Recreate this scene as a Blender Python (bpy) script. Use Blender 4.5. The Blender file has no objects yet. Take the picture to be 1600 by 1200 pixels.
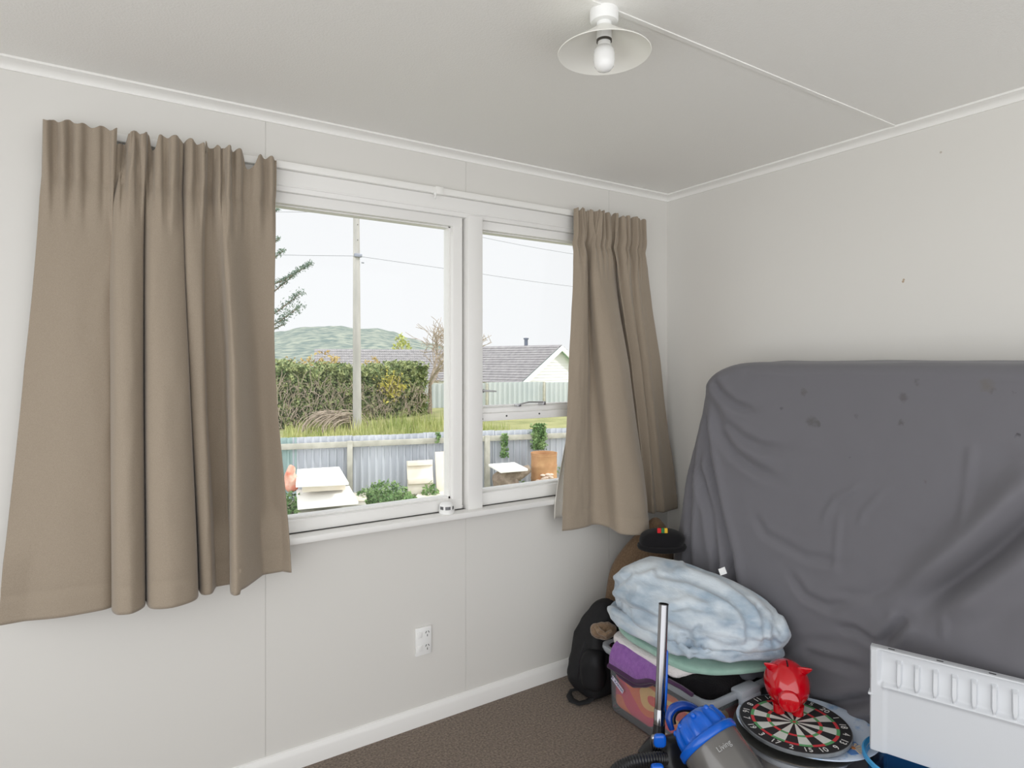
import bpy, bmesh, math, random
from mathutils import Vector, Matrix, noise

S = bpy.context.scene
COL = S.collection
random.seed(7)
# ---------------------------------------------------------------- camera
FPX, CXP, HYP = 971.0, 800.0, 566.0
CAM = Vector((-2.537, -2.359, 1.495))
FWD = Vector((.5452, .8383, 0)); RGT = Vector((.8383, -.5452, 0)); UP = Vector((0, 0, 1))
cam_d = bpy.data.cameras.new('camera')
cam_d.sensor_width = 36; cam_d.lens = 36 * FPX / 1600
cam_d.shift_y = -(600 - HYP) / 1600
cam_d.clip_start = .05; cam_d.clip_end = 3000
cam = bpy.data.objects.new('camera', cam_d); COL.objects.link(cam)
cam.location = CAM
cam.rotation_euler = (math.pi / 2, 0, math.atan2(FWD.y, FWD.x) - math.pi / 2)
S.camera = cam
# ---------------------------------------------------------------- world, sun, exposure
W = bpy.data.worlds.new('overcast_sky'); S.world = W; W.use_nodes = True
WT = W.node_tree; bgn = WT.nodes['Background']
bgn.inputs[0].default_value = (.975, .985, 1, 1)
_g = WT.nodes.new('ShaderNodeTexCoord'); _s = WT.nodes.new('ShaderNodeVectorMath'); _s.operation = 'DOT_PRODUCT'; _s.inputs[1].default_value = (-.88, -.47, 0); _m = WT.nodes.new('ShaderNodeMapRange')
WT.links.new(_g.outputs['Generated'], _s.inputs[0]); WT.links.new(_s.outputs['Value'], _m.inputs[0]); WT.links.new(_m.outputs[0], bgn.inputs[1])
_m.interpolation_type = 'SMOOTHSTEP'          # sky brightened behind and left of the camera, added to fill the room
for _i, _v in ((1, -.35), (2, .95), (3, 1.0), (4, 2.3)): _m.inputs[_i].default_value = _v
sun_d = bpy.data.lights.new('sun', 'SUN'); sun_d.energy = 2.3; sun_d.angle = math.radians(6); sun_d.color = (1, .97, .93)
sun = bpy.data.objects.new('sun', sun_d); COL.objects.link(sun)
sun.rotation_euler = Vector((-.62, .42, -.66)).to_track_quat('-Z', 'Y').to_euler()
S.view_settings.view_transform = 'Standard'; S.view_settings.look = 'None'
S.view_settings.exposure = 0.0; S.view_settings.gamma = 1; S.view_settings.use_curve_mapping = False

# ---------------------------------------------------------------- measuring helpers (pixel -> point on a real plane)
def ray(x, y): return FWD + RGT * ((x - CXP) / FPX) + UP * ((HYP - y) / FPX)
def on_y(x, y, Y): d = ray(x, y); return CAM + d * ((Y - CAM.y) / d.y)
def on_x(x, y, X): d = ray(x, y); return CAM + d * ((X - CAM.x) / d.x)
def on_z(x, y, Z): d = ray(x, y); return CAM + d * ((Z - CAM.z) / d.z)
def at_d(x, y, D): return CAM + ray(x, y) * D

# ---------------------------------------------------------------- materials
def L(r, g, b):
    f = lambda c: (c / 255) / 12.92 if c / 255 <= .04045 else ((c / 255 + .055) / 1.055) ** 2.4
    return (f(r), f(g), f(b), 1)
def nd(t, typ, **k):
    n = t.nodes.new(typ)
    for a, v in k.items(): setattr(n, a, v)
    return n
def mat(name, col, rough=.6, metal=0, spec=.5, var=0, vscale=8, bump=0, bscale=60, bdist=.002, sheen=0, col2=None, stretch=None, coat=0, trans=0, ior=1.45, alpha=1, detail=3, band=None):
    m = bpy.data.materials.new(name); m.use_nodes = True
    t = m.node_tree; b = t.nodes['Principled BSDF']
    b.inputs['Base Color'].default_value = col
    b.inputs['Roughness'].default_value = rough; b.inputs['Metallic'].default_value = metal
    b.inputs['Specular IOR Level'].default_value = spec; b.inputs['IOR'].default_value = ior
    b.inputs['Sheen Weight'].default_value = sheen; b.inputs['Coat Weight'].default_value = coat
    b.inputs['Transmission Weight'].default_value = trans; b.inputs['Alpha'].default_value = alpha
    tc = nd(t, 'ShaderNodeTexCoord'); mp = nd(t, 'ShaderNodeMapping')
    t.links.new(tc.outputs['Object'], mp.inputs[0])
    if stretch: mp.inputs['Scale'].default_value = stretch
    if var or col2:
        n = nd(t, 'ShaderNodeTexNoise'); n.inputs['Scale'].default_value = vscale; n.inputs['Detail'].default_value = detail
        t.links.new(mp.outputs[0], n.inputs['Vector'])
        r = nd(t, 'ShaderNodeValToRGB')
        a, c = band or (.3, .7)
        r.color_ramp.elements[0].position = a; r.color_ramp.elements[1].position = c
        c2 = col2 or tuple(min(1, x * (1 + var)) for x in col[:3]) + (1,)
        c1 = col if col2 else tuple(x * (1 - var) for x in col[:3]) + (1,)
        r.color_ramp.elements[0].color = c1; r.color_ramp.elements[1].color = c2
        t.links.new(n.outputs['Fac'], r.inputs[0]); t.links.new(r.outputs[0], b.inputs['Base Color'])
    if bump:
        n = nd(t, 'ShaderNodeTexNoise'); n.inputs['Scale'].default_value = bscale; n.inputs['Detail'].default_value = 4
        t.links.new(mp.outputs[0], n.inputs['Vector'])
        bp = nd(t, 'ShaderNodeBump'); bp.inputs['Strength'].default_value = bump; bp.inputs['Distance'].default_value = bdist
        t.links.new(n.outputs['Fac'], bp.inputs['Height']); t.links.new(bp.outputs[0], b.inputs['Normal'])
    return m
def clear_mat(name, tint, gloss=.08, body=0.0, bodycol=(.8, .8, .8, 1), rough=.05):
    """thin clear sheet: mostly see-through, a little reflection, some milky body"""
    m = bpy.data.materials.new(name); m.use_nodes = True; t = m.node_tree; t.nodes.clear()
    o = nd(t, 'ShaderNodeOutputMaterial'); tr = nd(t, 'ShaderNodeBsdfTransparent'); tr.inputs[0].default_value = tint
    gl = nd(t, 'ShaderNodeBsdfGlossy'); gl.inputs['Roughness'].default_value = rough
    fr = nd(t, 'ShaderNodeFresnel'); fr.inputs[0].default_value = 1.45
    mu = nd(t, 'ShaderNodeMath', operation='MULTIPLY'); mu.inputs[1].default_value = gloss / .08
    mx = nd(t, 'ShaderNodeMixShader'); t.links.new(fr.outputs[0], mu.inputs[0]); t.links.new(mu.outputs[0], mx.inputs[0])
    last = tr.outputs[0]
    if body:
        df = nd(t, 'ShaderNodeBsdfDiffuse'); df.inputs[0].default_value = bodycol
        m2 = nd(t, 'ShaderNodeMixShader'); m2.inputs[0].default_value = body
        t.links.new(tr.outputs[0], m2.inputs[1]); t.links.new(df.outputs[0], m2.inputs[2]); last = m2.outputs[0]
    t.links.new(last, mx.inputs[1]); t.links.new(gl.outputs[0], mx.inputs[2]); t.links.new(mx.outputs[0], o.inputs[0])
    return m

# ---------------------------------------------------------------- mesh helpers
class MB:
    def __init__(s): s.bm = bmesh.new()
    def box(s, a, b, bev=0, seg=2, M=None, mi=0):
        r = bmesh.ops.create_cube(s.bm, size=1)
        c = [(a[i] + b[i]) / 2 for i in range(3)]; d = [abs(b[i] - a[i]) for i in range(3)]
        vs = r['verts']
        for v in vs: v.co = Vector((c[0] + v.co.x * d[0], c[1] + v.co.y * d[1], c[2] + v.co.z * d[2]))
        if bev:
            es = list({e for v in vs for e in v.link_edges})
            r2 = bmesh.ops.bevel(s.bm, geom=es, offset=min(bev, min(d) * .45), segments=seg, affect='EDGES', profile=.5)
            vs = list({v for f in r2['faces'] for v in f.verts} | {v for v in vs if v.is_valid})
        if M is not None:
            for v in vs: v.co = M @ v.co
        if mi:
            for f in {f for v in vs for f in v.link_faces}: f.material_index = mi
        return s
    def lathe(s, prof, n=32, M=None, close=False, a0=0, a1=2 * math.pi):
        full = abs(a1 - a0 - 2 * math.pi) < 1e-6
        k = n if full else n + 1
        rings = []
        for r, z in prof:
            rings.append([s.bm.verts.new((r * math.cos(a0 + (a1 - a0) * i / n), r * math.sin(a0 + (a1 - a0) * i / n), z)) for i in range(k)])
        for i in range(len(rings) - 1):
            for j in range(n):
                q = [rings[i][j], rings[i][(j + 1) % k], rings[i + 1][(j + 1) % k], rings[i + 1][j]]
                try: s.bm.faces.new(q)
                except ValueError: pass
        if close and full:
            for rg in (rings[0][::-1], rings[-1]):
                try: s.bm.faces.new(rg)
                except ValueError: pass
        if M is not None:
            for rg in rings:
                for v in rg: v.co = M @ v.co
        return s
    def tube(s, pts, r, n=10, caps=True, flat=None):
        pts = [Vector(p) for p in pts]; rad = r if isinstance(r, (list, tuple)) else [r] * len(pts)
        rings = []; up = None
        for i, p in enumerate(pts):
            d = (pts[min(i + 1, len(pts) - 1)] - pts[max(i - 1, 0)]).normalized()
            if up is None: up = Vector((0, 0, 1)) if abs(d.z) < .9 else Vector((1, 0, 0))
            a = d.cross(up)
            if a.length < 1e-5: a = d.cross(Vector((0, 1, 0)))
            a.normalize(); b = a.cross(d).normalized(); up = b
            fl = flat if flat else 1
            rings.append([s.bm.verts.new(p + (a * math.cos(2 * math.pi * k / n) + b * math.sin(2 * math.pi * k / n) * fl) * rad[i]) for k in range(n)])
        for i in range(len(rings) - 1):
            for k in range(n): s.bm.faces.new([rings[i][k], rings[i][(k + 1) % n], rings[i + 1][(k + 1) % n], rings[i + 1][k]])
        if caps: s.bm.faces.new(rings[0][::-1]); s.bm.faces.new(rings[-1])
        return s
    def grid(s, P, nu, nv, closed_u=False):
        vs = [[s.bm.verts.new(P(i, j)) for i in range(nu)] for j in range(nv)]
        for j in range(nv - 1):
            for i in range(nu if closed_u else nu - 1):
                s.bm.faces.new([vs[j][i], vs[j][(i + 1) % nu], vs[j + 1][(i + 1) % nu], vs[j + 1][i]])
        return vs
    def prism(s, pts, ext, mi=0):
        """polygon pts (3D, planar) extruded by vector ext"""
        a = [s.bm.verts.new(p) for p in pts]; b = [s.bm.verts.new(Vector(p) + Vector(ext)) for p in pts]
        fs = [s.bm.faces.new(a), s.bm.faces.new(b[::-1])]
        for i in range(len(a)): fs.append(s.bm.faces.new([a[i], b[i], b[(i + 1) % len(a)], a[(i + 1) % len(a)]]))
        for f in fs: f.material_index = mi
        return s
    def blob(s, c, r, e=1.0, nu=40, nv=24, fn=None, M=None):
        """superellipsoid, e<1 boxier; fn(unit, p) -> p displaces"""
        sg = lambda x, k: math.copysign(abs(x) ** k, x)
        def P(i, j):
            u = 2 * math.pi * i / nu; v = -math.pi / 2 + math.pi * (j + .001) / (nv - 1 + .002)
            q = Vector((sg(math.cos(v), e) * sg(math.cos(u), e), sg(math.cos(v), e) * sg(math.sin(u), e), sg(math.sin(v), e)))
            p = Vector((q.x * r[0], q.y * r[1], q.z * r[2]))
            if fn: p = fn(q, p)
            if M is not None: p = M @ p
            return p + Vector(c)
        s.grid(P, nu, nv, True)
        bmesh.ops.remove_doubles(s.bm, verts=s.bm.verts, dist=1e-6)
        return s
    def build(s, name, m, parent=None, smooth=True, solid=0, sub=0, bevel=0, angle=40):
        bmesh.ops.recalc_face_normals(s.bm, faces=s.bm.faces)
        me = bpy.data.meshes.new(name); s.bm.to_mesh(me); s.bm.free()
        o = bpy.data.objects.new(name, me); COL.objects.link(o)
        for x in (m if isinstance(m, (list, tuple)) else [m]): me.materials.append(x)
        if parent:
            o.parent = parent; o.matrix_parent_inverse = parent.matrix_basis.inverted()
        if smooth:
            for p in me.polygons: p.use_smooth = True
            try: me.set_sharp_from_angle(angle=math.radians(angle))
            except Exception: pass
        if bevel:
            k = o.modifiers.new('bevel', 'BEVEL'); k.width = bevel; k.segments = 2; k.limit_method = 'ANGLE'
        if solid:
            k = o.modifiers.new('solid', 'SOLIDIFY'); k.thickness = solid; k.offset = 0
        if sub:
            k = o.modifiers.new('sub', 'SUBSURF'); k.levels = sub; k.render_levels = sub
        return o
def tag(o, label, cat, group=None, kind=None):
    o['label'] = label; o['category'] = cat
    if group: o['group'] = group
    if kind: o['kind'] = kind
    return o
def thing(name, loc, label, cat, group=None):
    o = bpy.data.objects.new(name, None); COL.objects.link(o); o.location = loc; o.empty_display_size = .05
    return tag(o, label, cat, group)
def struct(o, label=None, cat=None):
    o['kind'] = 'structure'
    if label: o['label'] = label; o['category'] = cat
    return o
def orient(o, x, z):
    """matrix with origin o, local z along z, local x near x"""
    z = Vector(z).normalized(); x = Vector(x); x = (x - z * x.dot(z)).normalized(); y = z.cross(x)
    m = Matrix((x, y, z)).transposed().to_4x4(); m.translation = Vector(o); return m
def text_mesh(name, txt, size, M, m, parent, ext=.0006, align='CENTER'):
    c = bpy.data.curves.new(name, 'FONT'); c.body = txt; c.size = size; c.extrude = ext; c.align_x = align; c.align_y = 'CENTER'
    c.resolution_u = 3
    tmp = bpy.data.objects.new('tmp', c); COL.objects.link(tmp)
    dg = bpy.context.evaluated_depsgraph_get()
    me = bpy.data.meshes.new_from_object(tmp.evaluated_get(dg)); me.transform(M)
    bpy.data.objects.remove(tmp); bpy.data.curves.remove(c)
    o = bpy.data.objects.new(name, me); COL.objects.link(o); me.materials.clear(); me.materials.append(m)
    if parent: o.parent = parent; o.matrix_parent_inverse = parent.matrix_basis.inverted()
    return o
def N(p, s=1, o=0): return noise.noise(Vector(p) * s + Vector((o, o * 1.7, o * .3)))
def lerp(a, b, t): return a + (b - a) * t
def smooth(a, b, x):
    t = max(0, min(1, (x - a) / (b - a))); return t * t * (3 - 2 * t)
def crom(P, t):
    n = len(P) - 1; x = min(max(t, 0), 1) * n; i = min(int(x), n - 1); f = x - i
    g = lambda k: P[min(max(k, 0), n)]
    a, b, c, d = g(i - 1), g(i), g(i + 1), g(i + 2)
    return .5 * (2 * b + (c - a) * f + (2 * a - 5 * b + 4 * c - d) * f * f + (3 * b - a - 3 * c + d) * f ** 3)

def cast(o, x, y):
    """nearest point of mesh o seen at a photo pixel"""
    d = ray(x, y).normalized(); mi = o.matrix_basis.inverted() if not o.parent else Matrix.Identity(4)
    ok, p, n, k = o.ray_cast(CAM, d)
    return p if ok else at_d(x, y, 2.5)
def soft_mark(m, pts):
    """worn-in stains with ragged soft edges"""
    t = m.node_tree; b = t.nodes['Principled BSDF']
    g = nd(t, 'ShaderNodeNewGeometry'); nz = nd(t, 'ShaderNodeTexNoise'); nz.inputs['Scale'].default_value = 60
    prev = None
    ad = nd(t, 'ShaderNodeVectorMath', operation='MULTIPLY_ADD'); ad.inputs[1].default_value = (.03, .03, .03)
    t.links.new(g.outputs['Position'], nz.inputs['Vector']); t.links.new(nz.outputs['Color'], ad.inputs[0]); t.links.new(g.outputs['Position'], ad.inputs[2])
    for (c, r, col) in pts:
        vm = nd(t, 'ShaderNodeVectorMath', operation='DISTANCE'); vm.inputs[1].default_value = Vector(c) + Vector((.015, .015, .015))
        t.links.new(ad.outputs[0], vm.inputs[0])
        mr = nd(t, 'ShaderNodeMapRange'); mr.inputs[1].default_value = r * .4; mr.inputs[2].default_value = r * 1.5; mr.inputs[3].default_value = 1; mr.inputs[4].default_value = 0
        t.links.new(vm.outputs['Value'], mr.inputs[0])
        mx = nd(t, 'ShaderNodeMix', data_type='RGBA'); mx.inputs[7].default_value = col
        if prev is None: mx.inputs[6].default_value = b.inputs['Base Color'].default_value
        else: t.links.new(prev, mx.inputs[6])
        t.links.new(mr.outputs[0], mx.inputs[0]); prev = mx.outputs[2]
    t.links.new(prev, b.inputs['Base Color'])
# ================================================================ ROOM SHELL
H = 2.39
m_wall = mat('wall_paint', L(219, 217, 212), .55, bump=.05, bscale=900, bdist=.001)
m_wallr = mat('wall_paint_marked', L(219, 217, 212), .55, bump=.05, bscale=900, bdist=.001)
m_ceil = mat('ceiling_paint', L(238, 237, 233), .9, bump=.35, bscale=170, bdist=.003)
m_gloss = mat('white_gloss_paint', L(236, 235, 232), .32, bump=.03, bscale=40)
m_trimw = mat('white_trim_paint', L(238, 237, 233), .4)
m_carpet = mat('carpet_pile', L(93, 81, 71), .95, spec=.1, col2=L(150, 134, 119), vscale=120, bump=.9, bscale=260, bdist=.006, sheen=.2, detail=6)
m_white = mat('white_plastic', L(238, 238, 236), .35)
m_dark = mat('dark_slot', L(60, 60, 60), .6)

def wall_mark(m, pts):
    t = m.node_tree; b = t.nodes['Principled BSDF']
    g = nd(t, 'ShaderNodeNewGeometry'); prev = None
    for (c, r, col) in pts:
        vm = nd(t, 'ShaderNodeVectorMath', operation='DISTANCE'); vm.inputs[1].default_value = c
        t.links.new(g.outputs['Position'], vm.inputs[0])
        lt = nd(t, 'ShaderNodeMath', operation='LESS_THAN'); lt.inputs[1].default_value = r
        t.links.new(vm.outputs['Value'], lt.inputs[0])
        mx = nd(t, 'ShaderNodeMix', data_type='RGBA'); mx.inputs[7].default_value = col
        if prev is None: mx.inputs[6].default_value = b.inputs['Base Color'].default_value
        else: t.links.new(prev, mx.inputs[6])
        t.links.new(lt.outputs[0], mx.inputs[0]); prev = mx.outputs[2]
    t.links.new(prev, b.inputs['Base Color'])
wall_mark(m_wallr, [(on_x(1411, 440, 0), .0045, L(178, 160, 138)), (on_x(1412, 437, 0), .004, L(178, 160, 138)), (on_x(1470, 238, 0), .004, L(185, 178, 168))])

struct(MB().box((-3.9, -3.5, -.1), (0.1, .12, 0)).build('floor', m_carpet, smooth=False), 'brown grey cut pile carpet floor under the window', 'floor')
struct(MB().box((-3.9, -3.5, H), (.12, .14, H + .1)).build('ceiling', m_ceil, smooth=False), 'off white ceiling with a thin batten joint', 'ceiling')
# window wall: backing with an opening plus thin lining sheets that meet in hairline joints
WX0, WX1, WZ0, WZ1 = -2.50, -.52, .862, 2.16
b = MB()
b.box((-3.9, .004, -.1), (WX0, .12, H + .1)).box((WX1, .004, -.1), (.1, .12, H + .1))
b.box((WX0, .004, -.1), (WX1, .12, WZ0)).box((WX0, .004, WZ1), (WX1, .12, H + .1))
def sheets(x0, x1, z0, z1):
    xs = [x0] + [s for s in (-2.8805, -2.061, -1.2405, -.42) if x0 < s < x1] + [x1]
    for i in range(len(xs) - 1):
        b.box((xs[i] + (.0005 if i else 0), 0, z0), (xs[i + 1] - (.0005 if i < len(xs) - 2 else 0), .0045, z1))
sheets(-3.9, WX0, 0, H); sheets(WX1, 0, 0, H); sheets(WX0, WX1, 0, WZ0); sheets(WX0, WX1, WZ1, H)
struct(b.build('wall_back', m_wall, smooth=False), 'off white lined wall with the wide window', 'wall')
struct(MB().box((0, -3.5, -.1), (.12, .004, H + .1)).build('wall_right', m_wallr, smooth=False), 'plain off white wall behind the grey mattress', 'wall')
struct(MB().box((-4.02, -.60, -.1), (-3.9, .12, H + .1)).build('wall_left', m_wall, smooth=False), 'plain off white wall to the left of the window', 'wall')

# cornice: flat lip under the ceiling, then a cove
prof = [(0, -.029), (.0045, -.029)] + [(.0045 + .024 * (1 - math.cos(a)), -.027 + .018 * math.sin(a)) for a in [k * math.pi / 2 / 8 for k in range(9)]] + [(.030, -.008), (.044, -.007), (.044, 0), (0, 0)]
def cornice(name, p0, p1, inward, label):
    b = MB(); a = [Vector(p0) + Vector(inward) * u + Vector((0, 0, w)) for u, w in prof]
    b.prism(a, Vector(p1) - Vector(p0)); return struct(b.build(name, m_trimw, angle=30), label, 'cornice')
cornice('trim_1', (-3.9, 0, H), (0, 0, H), (0, -1, 0), 'white cove cornice above the window')
cornice('trim_2', (0, 0, H), (0, -3.5, H), (-1, 0, 0), 'white cove cornice above the mattress')
struct(MB().box((-3.9, -1.182, H - .003), (-.044, -1.166, H + .003), .001).build('trim_3', m_ceil, smooth=False), 'thin batten joint across the ceiling', 'batten')
def skirting(name, a, b_, inward, label):
    pr = [(0, 0), (.016, 0), (.016, .052), (.013, .06), (.006, .072), (0, .074)]
    q = [Vector(a) + Vector(inward) * u + Vector((0, 0, w)) for u, w in pr]
    return struct(MB().prism(q, Vector(b_) - Vector(a)).build(name, m_gloss, angle=30), label, 'baseboard')
skirting('baseboard_back', (-3.9, 0, 0), (0, 0, 0), (0, -1, 0), 'white painted baseboard under the window')
skirting('baseboard_right', (0, -.016, 0), (0, -3.5, 0), (-1, 0, 0), 'white painted baseboard behind the mattress')

# ---------------------------------------------------------------- window
m_glass = clear_mat('window_glass', (.985, .99, .99, 1), gloss=.025)
m_metal = mat('bright_metal', L(190, 190, 192), .3, 1)
win = struct(thing('window_1', (-1.5, 0, WZ0), 'wide white timber window looking onto the fenced yard', 'window'))
ML, MR = -1.243, -1.172
G = .045                                               # glass plane depth
f = MB()
f.box((WX0, -.012, 2.117), (WX1, .11, WZ1 + .035), .003)          # head
f.box((WX0, -.016, 2.135), (WX1, -.006, 2.142), .002)             # bead on the head
f.box((WX0 - .05, -.012, WZ0 - .02), (WX0, .11, WZ1 + .035), .003).box((WX1, -.012, WZ0 - .02), (WX1 + .05, .11, WZ1 + .035), .003)
f.box((WX0, .02, WZ0 - .02), (WX1, .11, WZ0 + .012), .003)
f.build('window_frame', m_gloss, win)
MB().box((ML, -.028, WZ0 - .005), (MR, .10, 2.125), .003).build('mullion', m_gloss, win)
s = MB().box((WX0 - .03, -.062, WZ0 - .024), (WX1 + .045, .03, WZ0), .004)
s.build('window_sill', m_gloss, win)
def sash(x0, x1, z0, z1, stl, top, bot, name):
    f = MB(); y0, y1 = .004, .075
    f.box((x0, y0, z1 - top), (x1, y1, z1), .003).box((x0, y0, z0), (x1, y1, z0 + bot), .003)
    f.box((x0, y0, z0 + bot - .002), (x0 + stl, y1, z1 - top + .002), .003).box((x1 - stl, y0, z0 + bot - .002), (x1, y1, z1 - top + .002), .003)
    # glazing bead step
    b0 = .008
    f.box((x0 + stl, .03, z0 + bot), (x0 + stl + b0, y1, z1 - top)).box((x1 - stl - b0, .03, z0 + bot), (x1 - stl, y1, z1 - top))
    f.box((x0 + stl, .03, z0 + bot), (x1 - stl, y1, z0 + bot + b0)).box((x0 + stl, .03, z1 - top - b0 * .5), (x1 - stl, y1, z1 - top))
    o = f.build(name, m_gloss, win)
    MB().box((x0 + stl + .002, G + .004, z0 + bot), (x1 - stl - .002, G + .008, z1 - top)).build('glass_pane', m_glass, o, smooth=False)
    return o
sash(WX0 + .005, ML - .012, WZ0 + .002, 2.117, .046, .040, .046, 'fixed_sash')
up_s = sash(MR + .002, WX1 - .002, 1.262, 2.117, .012, .038, .030, 'opening_sash')
sash(MR + .002, WX1 - .002, WZ0 + .002, 1.272, .012, .030, .055, 'lower_sash')
MB().box((MR + .001, -.012, 1.236), (WX1 - .001, .0135, 1.270), .002).build('transom', m_gloss, win)
st = MB(); z = 1.302
st.box((-.985, -.02, z - .008), (-.965, .012, z + .004), .002).tube([(-.975, -.022, z + .003), (-.93, -.03, z + .012), (-.84, -.026, z + .008)], .0035).box((-.85, -.03, z - .006), (-.835, .012, z + .012), .002)
st.build('window_stay', m_metal, win)
st = MB(); st.box((-1.165, -.005, 1.362), (-1.150, .02, 1.378), .002).tube([(-1.16, -.01, 1.37), (-1.13, -.03, 1.369), (-1.105, -.03, 1.367)], [.005, .004, .003])
st.build('sash_fastener', m_metal, win)
for (x, zz) in ((-1.04, 1.255), (-.86, 1.257), (-1.166, 1.247)):
    MB().lathe([(0, 0), (.004, 0), (.004, .002), (0, .0025)], 10, orient((x, -.012, zz), (1, 0, 0), (0, -1, 0))).build('screw', m_dark, win)

# ---------------------------------------------------------------- curtain track with gliders
tr = thing('curtain_track', (-1.5, 0, 2.21), 'long white curtain track fixed above the window', 'curtain track')
MB().box((-2.69, -.030, 2.195), (-.19, 0, 2.222), .004).build('rail', m_trimw, tr)
for x in (-1.402, -2.255, -2.36, -2.325):
    g = MB(); g.tube([(x, -.030, 2.197), (x, -.034, 2.188), (x, -.030, 2.176), (x + .004, -.026, 2.174)], .0032, 6).box((x - .006, -.034, 2.187), (x + .006, -.026, 2.198), .002)
    g.build('glider_hook', m_white, tr)
for x in (-1.40, -2.2):
    MB().box((x, -.036, 2.192), (x + .035, 0, 2.224), .003).build('track_bracket', m_trimw, tr)

# ---------------------------------------------------------------- curtains
def cloth_mat(name, c1, c2):
    m = mat(name, c1, .75, spec=.25, sheen=.25, col2=c2, vscale=800, detail=2, bump=.35, bscale=1100, bdist=.001, stretch=(1, 1, .5))
    return m
m_curt = cloth_mat('taupe_weave', L(147, 134, 118), L(161, 148, 131))
m_lining = mat('pale_lining', L(225, 222, 214), .7)
def curtain(name, rows, zt, zb, label, nu=420, nv=170, header=.11, amp=.017, seed=0, dips=(), hemfn=None):
    """rows: (v, [(px, y), ...]) fold lines across the cloth at several heights; v runs 0 at the heading to 1 at the hem"""
    root = thing(name, (0, 0, 0), label, 'curtain', 'taupe curtains at the window')
    W_ = [(v, [on_y(px, 566, y).xy for px, y in r]) for v, r in rows]
    vs_ = [v for v, _ in W_]
    def P(i, j):
        u = i / (nu - 1); v = (j / (nv - 1)); v = v ** 1.25
        k = 0
        while k < len(vs_) - 2 and v > vs_[k + 1]: k += 1
        pts = []
        for c in range(len(W_[0][1])):
            pts.append(crom([r[1][c] for r in W_], (k + (v - vs_[k]) / (vs_[k + 1] - vs_[k])) / (len(vs_) - 1)))
        p = crom(pts, u)
        z = lerp(zt, zb, v)
        hd = 1 - smooth(header * .6, header * 2.2, v)
        # gathered heading: short irregular pleats
        ph = p.x * 150 + 5.5 * N((p.x * 9, seed, 0))
        sn = math.sin(ph); off = hd * amp * (math.copysign(abs(sn) ** .6, sn) * .75 * (.6 + .8 * abs(N((u * 5, 3, seed)))) + .55 * N((p.x * 70, v * 4, seed)) + .5 * N((u * 40, v * 4, seed))) - hd * .006 + .010 * math.exp(-((v - header) / .018) ** 2)
        body = .008 * N((u * 7, v * 3.5, seed + 5)) * smooth(.05, .3, v) + .0022 * N((u * 38, v * 14, seed + 9))
        pass
        y = min(p.y + off + body, -.0345 if v < .08 else -.012)
        if j == 0 or v < header * .8:
            z += (1 - v / (header * .8)) * (.008 * N((u * 30, 0, seed + 3)) + .006 * math.sin(ph * 1.03) - sum(d * math.exp(-((u - c) / w) ** 4) for c, w, d in dips))
        if hemfn: z += hemfn(u) * smooth(.5, 1, v)
        if z < 1.0: y = lerp(y, min(y, -.078), smooth(1.0, .9, z))
        y += .0035 * math.exp(-((v - .947) / .006) ** 2) - .0012 * smooth(.945, .955, v)
        return Vector((min(p.x, -.006), y, z))
    b = MB(); b.grid(P, nu, nv)
    o = b.build('curtain_panel', m_curt, root, solid=.003, angle=180)
    return root, P, o
rows_L = [
 (0.0, [(68, -.05), (105, -.05), (158, -.062), (182, -.07), (176, -.055), (200, -.055), (205, -.06), (216, -.075), (228, -.07), (232, -.055), (252, -.075), (275, -.085), (286, -.07), (284, -.055), (300, -.08), (318, -.08), (322, -.058), (334, -.055), (344, -.066), (352, -.078), (366, -.07), (392, -.055), (432, -.05)]),
 (.16, [(62, -.05), (110, -.06), (160, -.066), (176, -.068), (171, -.055), (176, -.060), (185, -.085), (205, -.10), (223, -.085), (225, -.06), (240, -.10), (268, -.10), (285, -.08), (284, -.05), (292, -.09), (314, -.09), (320, -.055), (332, -.055), (342, -.075), (350, -.10), (360, -.095), (390, -.055), (431, -.055)]),
 (.5, [(38, -.05), (110, -.085), (160, -.085), (178, -.07), (172, -.06), (175, -.10), (184, -.14), (205, -.15), (222, -.12), (224, -.075), (234, -.14), (262, -.155), (292, -.13), (295, -.06), (298, -.11), (318, -.12), (322, -.06), (345, -.05), (354, -.07), (360, -.15), (372, -.155), (402, -.05), (430, -.07)]),
 (1.0, [(0, -.05), (90, -.10), (160, -.105), (181, -.08), (176, -.07), (176, -.13), (184, -.17), (205, -.185), (224, -.15), (228, -.09), (236, -.17), (270, -.20), (306, -.165), (309, -.07), (316, -.13), (330, -.14), (338, -.08), (352, -.055), (359, -.07), (362, -.18), (380, -.185), (420, -.055), (455, -.105)])]
curtain('curtain', rows_L, 2.218, .745, 'tan curtain hanging at the left of the window, wide and full', seed=1,
        dips=((.205, .020, .046), (.43, .012, .040), (.575, .014, .036), (.70, .013, .040), (.952, .013, .050)), hemfn=lambda u: .012 * (u > .9))
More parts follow.
